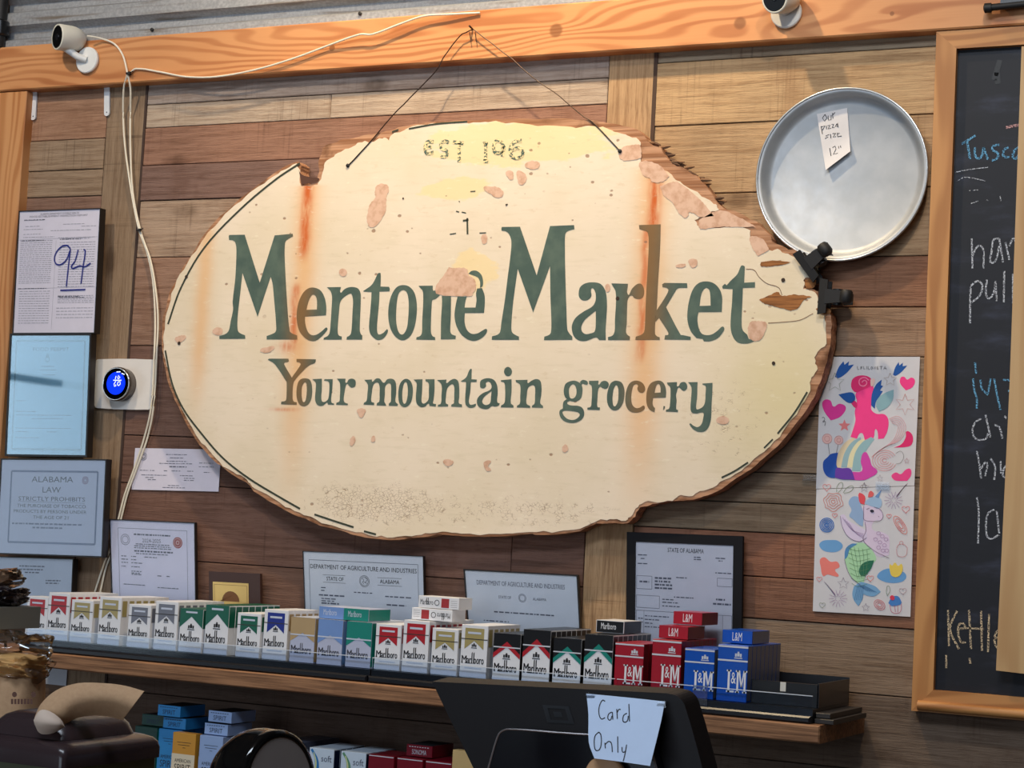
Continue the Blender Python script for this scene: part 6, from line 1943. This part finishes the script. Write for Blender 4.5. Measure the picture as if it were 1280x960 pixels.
def flat_low(key, x, Y, z, label, yaw=0.0):
    h = TYPES[key][0]
    t = thing('cigarette_pack', (x, Y, z + 0.0008), label, 'cigarette pack', 'packs lying on the lower rows')
    b = MB().cbox(x - PW / 2, x + PW / 2, Y, Y + h, z + 0.0008, z + PD, 0.0006)
    b.build('box', M_PK[TYPES[key][1]], t)
    fn = lambda u, v: Vector((x - PW / 2 + u * PW, Y - E_, z + v * PD))
    m = MB()
    txt = {'azr': 'SPIRIT', 'prw': 'SPIRIT', 'mar': 'SONOMA', 'dgr': 'SPIRIT'}[key]
    text_on(m, txt, fn, .22, .78, .22, .62)
    for u in range(8):
        poly(m, fn, [(.1 + .1 * u, .80), (.16 + .1 * u, .80), (.16 + .1 * u, .86), (.1 + .1 * u, .86)])
    m.build('lettering', M_PK['navy'] if key != 'mar' else M_PK['stripl'], t)
    MB().box(x - PW / 2 + .002, x + PW / 2 - .002, Y + .002, Y + h - .002, z + PD - 0.0001, z + PD + 0.0003).build('painted_shade', M_PK['ink'], t)  # black sheet paints the upper shelf's shadow onto the pack top


flat_low('azr', lx[1] + 0.006, -0.222, zl + 0.001, 'sky blue pack lying flat, lower of two beside the amber pack')
flat_low('azr', lx[1] - 0.002, -0.232, zl + PD + 0.003, 'sky blue pack lying flat, upper of two beside the amber pack')
flat_low('prw', lx[3] + 0.002, -0.245, zl + 0.001, 'pale blue pack lying flat, lower of two behind the black scanner')
flat_low('prw', lx[3] + 0.006, -0.240, zl + PD + 0.003, 'pale blue pack lying flat, upper of two behind the black scanner')
flat_low('dgr', lx[0] + 0.005, -0.212, zl + 0.001, 'dark green pack lying flat behind the brown napkin')
flat_low('mar', lx[8] + 0.006, -0.232, zl + 0.001, 'dark maroon pack lying flat on the maroon rows')
# tan card at the end of the lower row
o = MB().box(xx(567, 950, -0.25), xx(567, 950, -0.25) + 0.05, -0.255, -0.235, LZ, zz(570, 937, -0.25)).build('tan_carton', plain(206, 176, 120, 0.6), None, origin=(xx(590, 950, -0.25), -0.245, LZ))
tag(o, 'small tan carton end beside the maroon packs on the lower shelf', 'carton')
# pale paper notice under the shelf at the left
o = MB().box(xx(40, 850, -0.003), xx(84, 850, -0.003), -0.006, -0.0042, zz(70, 856, -0.003), zz(70, 838, -0.003) + 0.03).build('wall_paper_notice', plain(196, 198, 206, 0.7), None, origin=P(60, 856, -0.003))
tag(o, 'blank pale paper on the wall under the left end of the shelf', 'notice')

# ================================================================== FRAMED PAPERS STANDING ON THE SHELF
def stand(name, label, tl, tr, br, bl, border, mframe, mpaper, glass, cat='certificate'):
    return framed(name, label, [tl, tr, br, bl], -0.026, -0.040, border, 0.009, mframe, mpaper, glass, cat, None, SHZ + 0.0005)


t, f = stand('licence_certificate', 'framed licence with red seal and the years 2024-2025', (136, 648.5), (243.5, 653), (247, 800), (142, 800), 0.0022, M_FRBLK, M_LILAC, M_GLASS)
m = MB()
text_on(m, '2024-2025', lambda u, v: f(u, v), .38, .60, .165, .135)
m.build('year', M_INK_GREY, t)
printed(MB(), f, [(.28, .72, .105, .006), (.3, .7, .18), (.28, .72, .195), (.28, .72, .21), (.28, .74, .235, .006), (.3, .68, .255), (.12, .18, .28), (.24, .3, .28), (.4, .55, .28), (.12, .2, .305), (.24, .3, .305), (.12, .2, .33), (.24, .38, .33), (.12, .18, .36), (.24, .34, .36),
                  (.24, .36, .395), (.24, .34, .41), (.24, .36, .42), (.55, .6, .42), (.66, .7, .42), (.14, .4, .5), (.55, .8, .51)], 12, hgt=0.0035).build('small_print', M_INK_GREY, t)
rect_rule(MB(), f, .09, .06, .91, .97, .0008).build('border_line', M_INK_GREY, t)
m = MB()
disc_on(m, f, .80, .155, .0125)
m.build('red_seal', plain(150, 52, 54, 0.5), t)
m = MB()
ring_on(m, f, .80, .155, .0095, .0012, 0.0008)
ring_on(m, f, .80, .155, .004, .002, 0.0008)
m.build('red_seal_ring', plain(222, 190, 184, 0.6), t)
m = MB()
ring_on(m, f, .175, .15, .012, .001)
ring_on(m, f, .175, .15, .008, .001)
m.build('seal', M_INK_GREY, t)

t, f = stand('department_certificate', 'certificate with bold heading Department of Agriculture and Industries, left of the white flat packs', (378, 688.5), (529, 695), (535, 800), (385, 800), 0.0012, M_FRBLK, plain(224, 224, 228, 0.6), M_GLASS)


def dept(t, f, bold, a, b, v0, dv, hv):
    m = MB()
    text_on(m, 'DEPARTMENT OF AGRICULTURE AND INDUSTRIES', lambda u, v: f(u, v), a, b, v0, v0 - dv)
    m.build('heading', M_INK if bold else M_INK_GREY, t)


ink = M_INK
dept(t, f, True, .055, .945, .145, .038, 0)
m = MB()
text_on(m, 'STATE OF', lambda u, v: f(u, v), .19, .335, .245, .212)
text_on(m, 'ALABAMA', lambda u, v: f(u, v), .64, .80, .245, .212)
for a, b in ((.16, .35), (.62, .82)):
    rule(m, f, a, .198, b, .196, .0006)
    rule(m, f, a, .262, b, .262, .0006)
m.build('lettering', M_INK, t)
m = MB()
for r in (.0118, .0092):
    ring_on(m, f, .51, .235, r, .0007)
strokes(m, [[(.49, .21), (.505, .225), (.495, .245), (.505, .26)], [(.515, .205), (.535, .22), (.52, .24), (.53, .255)], [(.50, .235), (.52, .25)]], lambda u, v: f(u, v), 0.0007)
m.build('seal', M_INK, t)
rect_rule(MB(), f, .045, .07, .955, .97, .0009).build('border_line', M_INK_GREY, t)
printed(MB(), f, [(.42, .58, .335), (.14, .18, .31), (.14, .17, .335), (.12, .34, .375, .006), (.14, .27, .405), (.14, .25, .425), (.14, .29, .445, .006), (.68, .90, .355, .005), (.69, .85, .425, .006), (.14, .25, .53, .007)], 3, hgt=0.0042).build('small_print', M_INK_GREY, t)

t, f = stand('department_certificate', 'certificate in thin black frame with pale heading, right of the white flat packs', (579, 711), (722, 718.5), (733, 800), (592, 800), 0.0028, M_FRBLK, plain(222, 223, 228, 0.6), M_GLASS)
dept(t, f, False, .10, .89, .125, .042, 0)
m = MB()
text_on(m, 'STATE OF', lambda u, v: f(u, v), .29, .405, .24, .215)
text_on(m, 'ALABAMA', lambda u, v: f(u, v), .60, .72, .24, .215)
m.build('lettering', M_INK_GREY, t)
m = MB()
for r in (.0082, .006):
    ring_on(m, f, .505, .225, r, .0007)
m.build('seal', M_INK_GREY, t)
printed(MB(), f, [(.24, .78, .365, .006), (.14, .37, .45), (.26, .40, .50, .006), (.26, .39, .535, .006), (.26, .4, .575)], 5, hgt=0.0045).build('small_print', M_INK_GREY, t)

t, f = stand('state_licence', 'paper headed STATE OF ALABAMA in a broad black frame', (783.5, 664.8), (928.5, 670.2), (929, 800), (785, 800), 0.0185, plain(16, 16, 21, 0.65, 0.0, 0.2), plain(214, 212, 220, 0.6), M_GLASS, 'licence')
m = MB()
text_on(m, 'STATE OF ALABAMA', lambda u, v: f(u, v), .33, .70, .062, .032)
m.build('heading', M_INK, t)
printed(MB(), f, [(.02, .12, .09), (.05, .09, .115), (.02, .13, .15), (.6, .67, .09), (.6, .68, .105), (.82, .92, .09), (.85, .89, .108), (.2, .37, .245, .006), (.2, .36, .268, .006), (.2, .38, .291, .006), (.2, .38, .314, .006),
                  (.42, .53, .235), (.04, .14, .275, .006), (.82, .98, .19), (.4, .6, .37), (.28, .4, .39), (.28, .45, .41), (.28, .46, .435), (.83, .92, .37, .006), (.80, .98, .40, .006),
                  (.10, .35, .51), (.1, .25, .535), (.1, .18, .56), (.1, .35, .585), (.03, .08, .53), (.03, .08, .555), (.5, .55, .5), (.6, .66, .5)], 15, hgt=0.0035).build('small_print', M_INK_GREY, t)
m = MB()
rect_rule(m, f, .01, .235, .17, .325, .0007)
rect_rule(m, f, .01, .37, .25, .455, .0007)
rect_rule(m, f, .84, .225, .99, .28, .0007)
rect_rule(m, f, .01, .475, .99, .97, .0007)
for u in (.09, .44, .72, .9):
    rule(m, f, u, .475, u, .97, .0006)
m.build('form_line', M_INK_GREY, t)

t, f = stand('plaque', 'small dark wood plaque with a gold plate, behind the green packs', (261, 714), (325, 717), (328, 800), (264, 800), 0.0, plain(58, 36, 30, 0.45), plain(60, 38, 32, 0.45), None, 'plaque')
MB().add([f(.08, .12, .001), f(.78, .12, .001), f(.78, .62, .001), f(.08, .62, .001)], [(0, 1, 2, 3)]).build('gold_plate', plain(214, 172, 104, 0.28, 0.95), t)
m = MB()
m.add([f(.22, .34, .0015)] + [f(.43 + .17 * math.cos(math.pi - a_), .34 - .12 * math.sin(a_), .0015) for a_ in [i * math.pi / 10 for i in range(11)]], [tuple(range(12))])
m.build('engraving', plain(112, 74, 40, 0.5), t)
rect_rule(MB(), f, .11, .15, .75, .6, .0007, .0014).build('plate_line', plain(110, 80, 40, 0.5), t)

# ================================================================== THE COUNTER IN FRONT
CZ = 1.085
ct_ = thing('counter', (0.7, -1.9, 0), 'service counter in front of the shelves, just below the view', 'counter')
MB().box(-0.6, 2.3, -2.35, -1.35, CZ - 0.04, CZ).build('worktop', shelf_mat('counter_top', rgb(120, 84, 58), rgb(86, 58, 40)), ct_)
MB().box(-0.55, 2.25, -2.30, -1.40, 0.001, CZ - 0.041).build('body', plain(78, 62, 52, 0.7), ct_)

# ---- point-of-sale terminal seen from behind
TY = -1.62
M_TERM = plain(22, 18, 19, 0.5, 0.0, 0.3)
term = thing('payment_terminal', (xx(740, 960, TY), TY, CZ), 'dark payment terminal seen from behind with a card only note on it', 'terminal')
body = [(540, 852, 1), (832, 866.5, 1), (846, 870, 0), (856, 882, 0), (886, 990, 1), (606, 990, 1)]
MB().prism([spline(body, True, 4)], onY(TY), lambda x, y: P(x, y, TY) + Vector((0.004, 0.030, 0.004))).build('housing', M_TERM, term)
ds = spline([(602, 990, 1), (612, 955, 0), (621, 924, 0), (626, 915, 0), (636, 911.5, 0), (700, 916, 0), (796, 923, 0), (808, 928, 0), (815, 940, 0), (828, 990, 1)], True, 4)
MB().prism([ds], onY(TY - 0.022), lambda x, y: P(x, y, TY - 0.022) + Vector((0, 0.0215, 0))).build('customer_screen', plain(10, 10, 16, 0.18), term)
MB().tube([P(x, y, TY - 0.0225) for x, y in ds[:-1]], 0.0011, 6).build('chrome_trim', plain(180, 176, 178, 0.25, 0.8), term)
# square emblem
em = lambda a: [(697 + (x - 697) * a - (y - 893) * 0.0, 893 + (y - 893) * a) for x, y in ((678, 881), (711, 883), (718, 905), (684, 903))]
MB().flat([em(1.0), em(0.66)], onY(TY - 0.0008)).build('emblem_ring', plain(14, 14, 19, 0.3), term)
MB().flat([em(0.30)], onY(TY - 0.0008)).build('emblem_core', plain(14, 14, 19, 0.3), term)
p0 = P(740, 985, TY)
MB().cbox(p0.x - 0.05, p0.x + 0.05, TY - 0.004, TY + 0.03, CZ + 0.012, zz(740, 985, TY) + 0.01, 0.003).build('neck', M_TERM, term)
MB().cbox(p0.x - 0.09, p0.x + 0.09, TY - 0.07, TY + 0.07, CZ + 0.0005, CZ + 0.012, 0.003).build('foot', M_TERM, term)

# ---- card only note
def NYf(px, py):
    return P(px, py, TY - 0.003 - 0.044 * (py - 867) / 85)


nt = thing('card_note', NYf(780, 950), 'white paper note reading Card Only taped to the dark terminal', 'note')
pq = [(733, 867, 1), (760, 869.5, 0), (800, 873.5, 0), (831, 877, 1), (826, 903, 0), (812.5, 957.5, 1), (775, 952, 0), (743, 948, 1), (736, 928, 0), (735.5, 893, 0)]
MB().prism([spline(pq, True, 3)], NYf, lambda x, y: NYf(x, y) + Vector((0, 0.0005, 0))).build('paper', plain(196, 212, 236, 0.7), nt)
c7 = crop(680, 840, 6.4)
strokes(MB(), [[(490, 235), (470, 225), (445, 270), (440, 330), (460, 375), (490, 365)], [(545, 320), (520, 335), (512, 370), (530, 385), (545, 350)], [(548, 320), (552, 380)], [(583, 295), (588, 375)], [(586, 325), (600, 300), (615, 300)],
               [(665, 330), (640, 345), (632, 385), (645, 402), (668, 390), (675, 350)], [(680, 255), (685, 395)], [(440, 480), (410, 510), (403, 570), (415, 625), (445, 620), (460, 560), (455, 500), (440, 480)], [(488, 565), (492, 610)], [(490, 580), (520, 555), (540, 570), (548, 640)],
               [(590, 515), (592, 645)], [(625, 600), (630, 640), (650, 635), (662, 580)], [(662, 580), (650, 650), (635, 715)]], lambda x, y: NYf(*c7(x, y)) + Vector((0, -0.0005, 0)), 0.0011).build('handwriting', M_INK, nt)
for qx, qy in ((739, 871), (828, 881)):
    p = NYf(qx, qy)
    MB().box(p.x - 0.006, p.x + 0.004, p.y - 0.0009, p.y - 0.0006, p.z - 0.003, p.z + 0.004).build('tape', M_FILM, nt)
# round tan coaster leaning under the note
tcn = P(757, 972, TY - 0.031)
o = thing('round_tan_stand', (tcn.x, tcn.y, CZ), 'rounded tan object peeking out just below the card only note', 'stand')
MB().lathe([(0.0, -0.005), (0.020, -0.005), (0.0225, -0.003), (0.0225, 0.003), (0.020, 0.005), (0.0, 0.005)], (tcn.x, tcn.y, tcn.z), (0, -1, 0), 32).build('disc', plain(196, 150, 108, 0.5), o)
MB().box(tcn.x - 0.014, tcn.x + 0.014, tcn.y - 0.004, tcn.y + 0.005, CZ + 0.013, tcn.z - 0.012).build('stem', plain(188, 142, 100, 0.5), o)

# ---- round hands-free barcode scanner
BYs = -2.02
bc = P(327, 980, BYs)
sc_ = thing('barcode_scanner', (bc.x, bc.y, CZ), 'glossy black ball-shaped barcode scanner with grey window, in front of the lower shelf', 'scanner')
ax = Vector((0.93, -0.18, 0.10)).normalized()
Rb = 0.0500
prof = [(Rb * math.sin(a_), -Rb * 0.95 * math.cos(a_)) for a_ in [i * math.pi / 24 for i in range(0, 15)]]
prof += [(Rb * 0.955, Rb * 0.30), (Rb * 0.97, Rb * 0.36), (Rb * 0.95, Rb * 0.44), (Rb * 0.86, Rb * 0.48), (Rb * 0.82, Rb * 0.46)]
MB().lathe(prof, bc, ax, 48, caps=False).build('head', plain(9, 9, 10, 0.08), sc_)
MB().lathe([(0.0, Rb * 0.47), (Rb * 0.5, Rb * 0.465), (Rb * 0.83, Rb * 0.455)], bc, ax, 40, caps=False).build('window', plain(138, 130, 126, 0.4), sc_)
MB().lathe([(Rb * .2, -0.06), (Rb * .26, -0.02), (Rb * .3, 0.0)], (bc.x, bc.y, bc.z - Rb * .9 + 0.01), (0, 0, 1), 20).build('neck', M_BLACK, sc_)
MB().lathe([(0.045, 0.0), (0.045, 0.006), (0.03, 0.014), (0.012, 0.018), (0.012, bc.z - Rb - CZ)], (bc.x, bc.y, CZ + 0.0005), (0, 0, 1), 28).build('stand', M_BLACK, sc_)

# ---- napkin dispenser: corner towards the viewer
NZ = zz(80, 946, -2.05)
A0 = PZ(80, 946, NZ)
B0 = PZ(203, 931, NZ)
dB = (B0 - A0)
dC = Vector((-dB.y, dB.x, 0)).normalized()
if dC.x > 0:
    dC = -dC
sideB, sideC = dB.length, 0.13
dB.normalize()


def np(a, b, z):
    """point on the dispenser: a along its right face, b along its left face"""
    return A0 + dB * a + dC * b + Vector((0, 0, z - NZ))


nd = thing('napkin_dispenser', np(sideB / 2, sideC / 2, CZ), 'napkin dispenser with brown translucent lid at the lower left', 'dispenser')
M_LID = plain(52, 40, 42, 0.25)


def rrect(i, r, z, n=5):
    """rounded rectangle inset by i with corner radius r at height z"""
    out = []
    for (ca, cb, a0) in ((i + r, i + r, 180), (sideB - i - r, i + r, 270), (sideB - i - r, sideC - i - r, 0), (i + r, sideC - i - r, 90)):
        for k_ in range(n + 1):
            th = math.radians(a0 + 90 * k_ / n)
            out.append(np(ca + r * math.cos(th), cb + r * math.sin(th), z))
    return out


def loft(rings, cap=True):
    m = MB()
    n = len(rings[0])
    m.add([p for r in rings for p in r], [(i * n + k_, i * n + (k_ + 1) % n, (i + 1) * n + (k_ + 1) % n, (i + 1) * n + k_) for i in range(len(rings) - 1) for k_ in range(n)], True)
    if cap:
        m.add(rings[-1], [tuple(range(n))])
        m.add(rings[0], [tuple(reversed(range(n)))])
    return m


loft([rrect(0.0, .006, NZ - .012), rrect(0.0, .006, NZ - .002), rrect(0.001, .008, NZ + .004), rrect(0.004, .010, NZ + .008), rrect(0.010, .012, NZ + .0105), rrect(0.022, .014, NZ + .0125)]).build('lid', M_LID, nd)
loft([rrect(0.003, .006, CZ + .0005), rrect(0.003, .006, NZ - .0125)]).build('case', plain(70, 74, 44, 0.5), nd)
loft([rrect(0.016, .016, NZ + .0118), rrect(0.019, .02, NZ + .022), rrect(0.025, .02, NZ + .029), rrect(0.034, .014, NZ + .0325), rrect(0.042, .01, NZ + .0335)]).build('dome', M_LID, nd)
m = MB()
for a0, a1, z0, z1 in ((.10, .28, .2, .9), (.36, .60, .1, .8), (.66, .9, .25, .95)):
    h0, h1 = NZ - .10, NZ - .018
    m.add([np(sideB * a0, 0.0022, h0 + (h1 - h0) * z0), np(sideB * a1, 0.0022, h0 + (h1 - h0) * z0), np(sideB * a1, 0.0022, h0 + (h1 - h0) * z1), np(sideB * a0, 0.0022, h0 + (h1 - h0) * z1)], [(0, 1, 2, 3)])
m.build('leaf_print', plain(96, 112, 56, 0.6), nd, kind='stuff')

# ---- kraft napkin
NYk = (A0.y + np(sideB / 2, sideC / 2, NZ).y) / 2
nk = thing('napkin', P(80, 912, NYk), 'brown paper napkin pulled up out of the dispenser lid', 'napkin')
top = smooth_line([(43, 897), (51, 880), (70, 863), (97, 854), (130, 854), (155, 857), (180, 864)], 4)
bot = smooth_line([(47, 913), (62, 915), (78, 909), (90, 900), (108, 895), (132, 895), (153, 900)], 4)
n = len(top)
vs = []
NVv = 8
for j in range(NVv + 1):
    for i in range(n):
        u, v = i / (n - 1), j / NVv
        x = bot[i][0] * (1 - v) + top[i][0] * v
        y = bot[i][1] * (1 - v) + top[i][1] * v
        dep = NYk - 0.018 * math.cos(u * math.pi) * (1 - 0.3 * v) - 0.012 * math.sin(v * math.pi) * (0.5 + 0.5 * u)
        vs.append(P(x, y, dep))
mk = k = NT('kraft_paper')
fz = k.noise(k.pos(), 260.0, 4.0)
k.color(k.mix(fz, rgb(176, 138, 104), rgb(198, 162, 126)))
k.bump(fz, 0.2, 0.001)
M_KRAFT = k.set(0.85, 0, 0.2)
fs = [(j * n + i, j * n + i + 1, (j + 1) * n + i + 1, (j + 1) * n + i) for j in range(NVv) for i in range(n - 1)]
MB().add(vs, fs, True).add([v + Vector((0, 0.0008, 0)) for v in vs], fs, True).build('sheet', M_KRAFT, nk, shade=True)
cp = smooth_line([(42, 900), (50, 888), (62, 889), (76, 899), (81, 908)], 4)
cb = smooth_line([(43, 905), (49, 916), (60, 918), (72, 914), (81, 908.5)], 4)
n2 = len(cp)
vs = []
for j in range(6):
    for i in range(n2):
        v = j / 5
        u = i / (n2 - 1)
        vs.append(P(cb[i][0] * (1 - v) + cp[i][0] * v, cb[i][1] * (1 - v) + cp[i][1] * v, NYk - 0.030 - 0.010 * math.sin(v * math.pi) * math.sin(u * math.pi) + 0.012 * u))
MB().add(vs, [(j * n2 + i, j * n2 + i + 1, (j + 1) * n2 + i + 1, (j + 1) * n2 + i) for j in range(5) for i in range(n2 - 1)], True).build('fold', plain(206, 184, 166, 0.85), nk)

# ---- goods on a small rack at the left edge
GY = -1.80
rk = thing('counter_rack', (xx(10, 800, GY), GY, CZ), 'grey plastic counter rack at the left edge holding wrapped goods', 'rack')
zt_, zb_ = zz(25, 762, GY - .03), zz(25, 790, GY - .03)
xr = xx(50, 775, GY + 0.05)
M_RACK = plain(132, 128, 116, 0.5)
MB().cbox(xr - 0.16, xr, GY - 0.03, GY + 0.05, zb_, zt_, 0.002).build('tray', M_RACK, rk)
MB().box(xr - 0.16, xr - 0.09, GY + 0.040, GY + 0.049, CZ + 0.0005, zb_ - 0.0005).build('back_post', M_RACK, rk)
MB().cbox(xr - 0.16, xr + 0.004, GY - 0.06, GY + 0.05, CZ + 0.0005, CZ + 0.012, 0.002).build('foot', M_RACK, rk)


def pillow(cx, cy, z0, z1, w, d, seed, amp, nu=26, nv=20, pinch=0.35):
    """a filled bag: rounded in the middle, pinched towards the top and bottom"""
    r = random.Random(seed)
    ph = [r.uniform(0, 6.28) for _ in range(8)]
    rings = []
    for j in range(nv + 1):
        v = j / nv
        z = z0 + (z1 - z0) * v
        f = 1 - pinch * abs(2 * v - 1) ** 4
        ring = []
        for i in range(nu):
            th = 2 * math.pi * i / nu
            c_, s_ = math.cos(th), math.sin(th)
            ex = abs(c_) ** 0.55 * (1 if c_ > 0 else -1)
            ey = abs(s_) ** 0.7 * (1 if s_ > 0 else -1)
            wr = amp * (math.sin(5 * th + ph[0] + 9 * v) + math.sin(9 * th + ph[1] - 14 * v) * .6 + math.sin(3 * th + 23 * v + ph[2]) * .6 + math.sin(13 * th + ph[3] + 31 * v) * .4)
            ring.append(Vector((cx + ex * (w / 2 * (0.97 + .03 * f) + wr * .4), cy + ey * (d / 2 * f + wr), z + wr * 0.3)))
        rings.append(ring)
    return loft(rings)


bx = xx(20, 850, GY - .02)
bgx = xx(53, 850, GY - .005) - 0.043
bag = thing('wrapped_bag', (bgx, GY - .02, CZ + 0.0125), 'brown paper goods bag wrapped in clear plastic at the left edge', 'bag')
zbt = zz(25, 838, GY - .05)
pillow(bgx, GY - 0.01, CZ + 0.013, zbt, 0.080, 0.066, 4, 0.0012).build('paper_bag', M_KRAFT, bag)
pillow(bgx, GY - 0.01, zbt - 0.012, zbt + 0.012, 0.078, 0.056, 9, 0.003).build('bread', plain(222, 170, 104, 0.7), bag)
pillow(bgx, GY - 0.01, zbt - 0.016, zz(25, 795, GY - .05), 0.086, 0.072, 7, 0.0035, 40, 24, 0.7).build('plastic_wrap', M_FILM, bag)
m = MB()
cz_ = crop(0, 840, 8)
for u0, u1, y in ((110, 335, 295), (110, 300, 440), (130, 260, 530)):
    for i in range(7):
        a_ = u0 + (u1 - u0) * i / 7
        b_ = a_ + (u1 - u0) / 7 * .7
        hh = 26 if y == 295 else 14
        m.add([P(*cz_(q[0], q[1]), GY - 0.048) for q in ((a_, y - hh), (b_, y - hh), (b_, y + hh), (a_, y + hh))], [(0, 1, 2, 3)])
for ux in (145, 335):
    m.flat([[cz_(ux + 25 * math.cos(t_), 225 + 28 * math.sin(t_)) for t_ in [i * math.pi / 5 for i in range(10)]]], onY(GY - 0.048))
m.build('bag_print', plain(96, 62, 48, 0.7), bag, kind='stuff')

k = NT('dark_foil')
fz = k.noise(k.pos(), 60.0, 4.0)
k.color(k.mix(k.step(fz, 0.5, 0.62), rgb(34, 26, 30), rgb(120, 112, 116)))
k.bump(fz, 0.9, 0.006)
M_FOIL = k.set(0.18, 0.3, 0.6)
fb = thing('snack_bag', (xr - 0.05, GY + 0.01, zt_), 'crumpled dark foil snack bag lying on the grey rack', 'bag')
pillow(xr - 0.052, GY + 0.01, zt_ + 0.001, zz(25, 737, GY), 0.098, 0.076, 12, 0.004, 40, 20, 0.6).build('pouch', M_FOIL, fb)
fb2 = thing('snack_bag', (xr - 0.075, GY + 0.02, zz(25, 737, GY)), 'tan and clear snack bag on top of the dark foil one', 'bag')
z2 = zz(25, 737, GY) + 0.003
pillow(xr - 0.082, GY + 0.02, z2, z2 + 0.014, 0.076, 0.07, 15, 0.003, 36, 12, 0.6).build('pouch', plain(186, 146, 112, 0.35), fb2)
pillow(xr - 0.07, GY + 0.02, z2 - 0.004, z2 + 0.018, 0.10, 0.076, 18, 0.004, 36, 12, 0.7).build('clear_wrap', M_FILM, fb2)
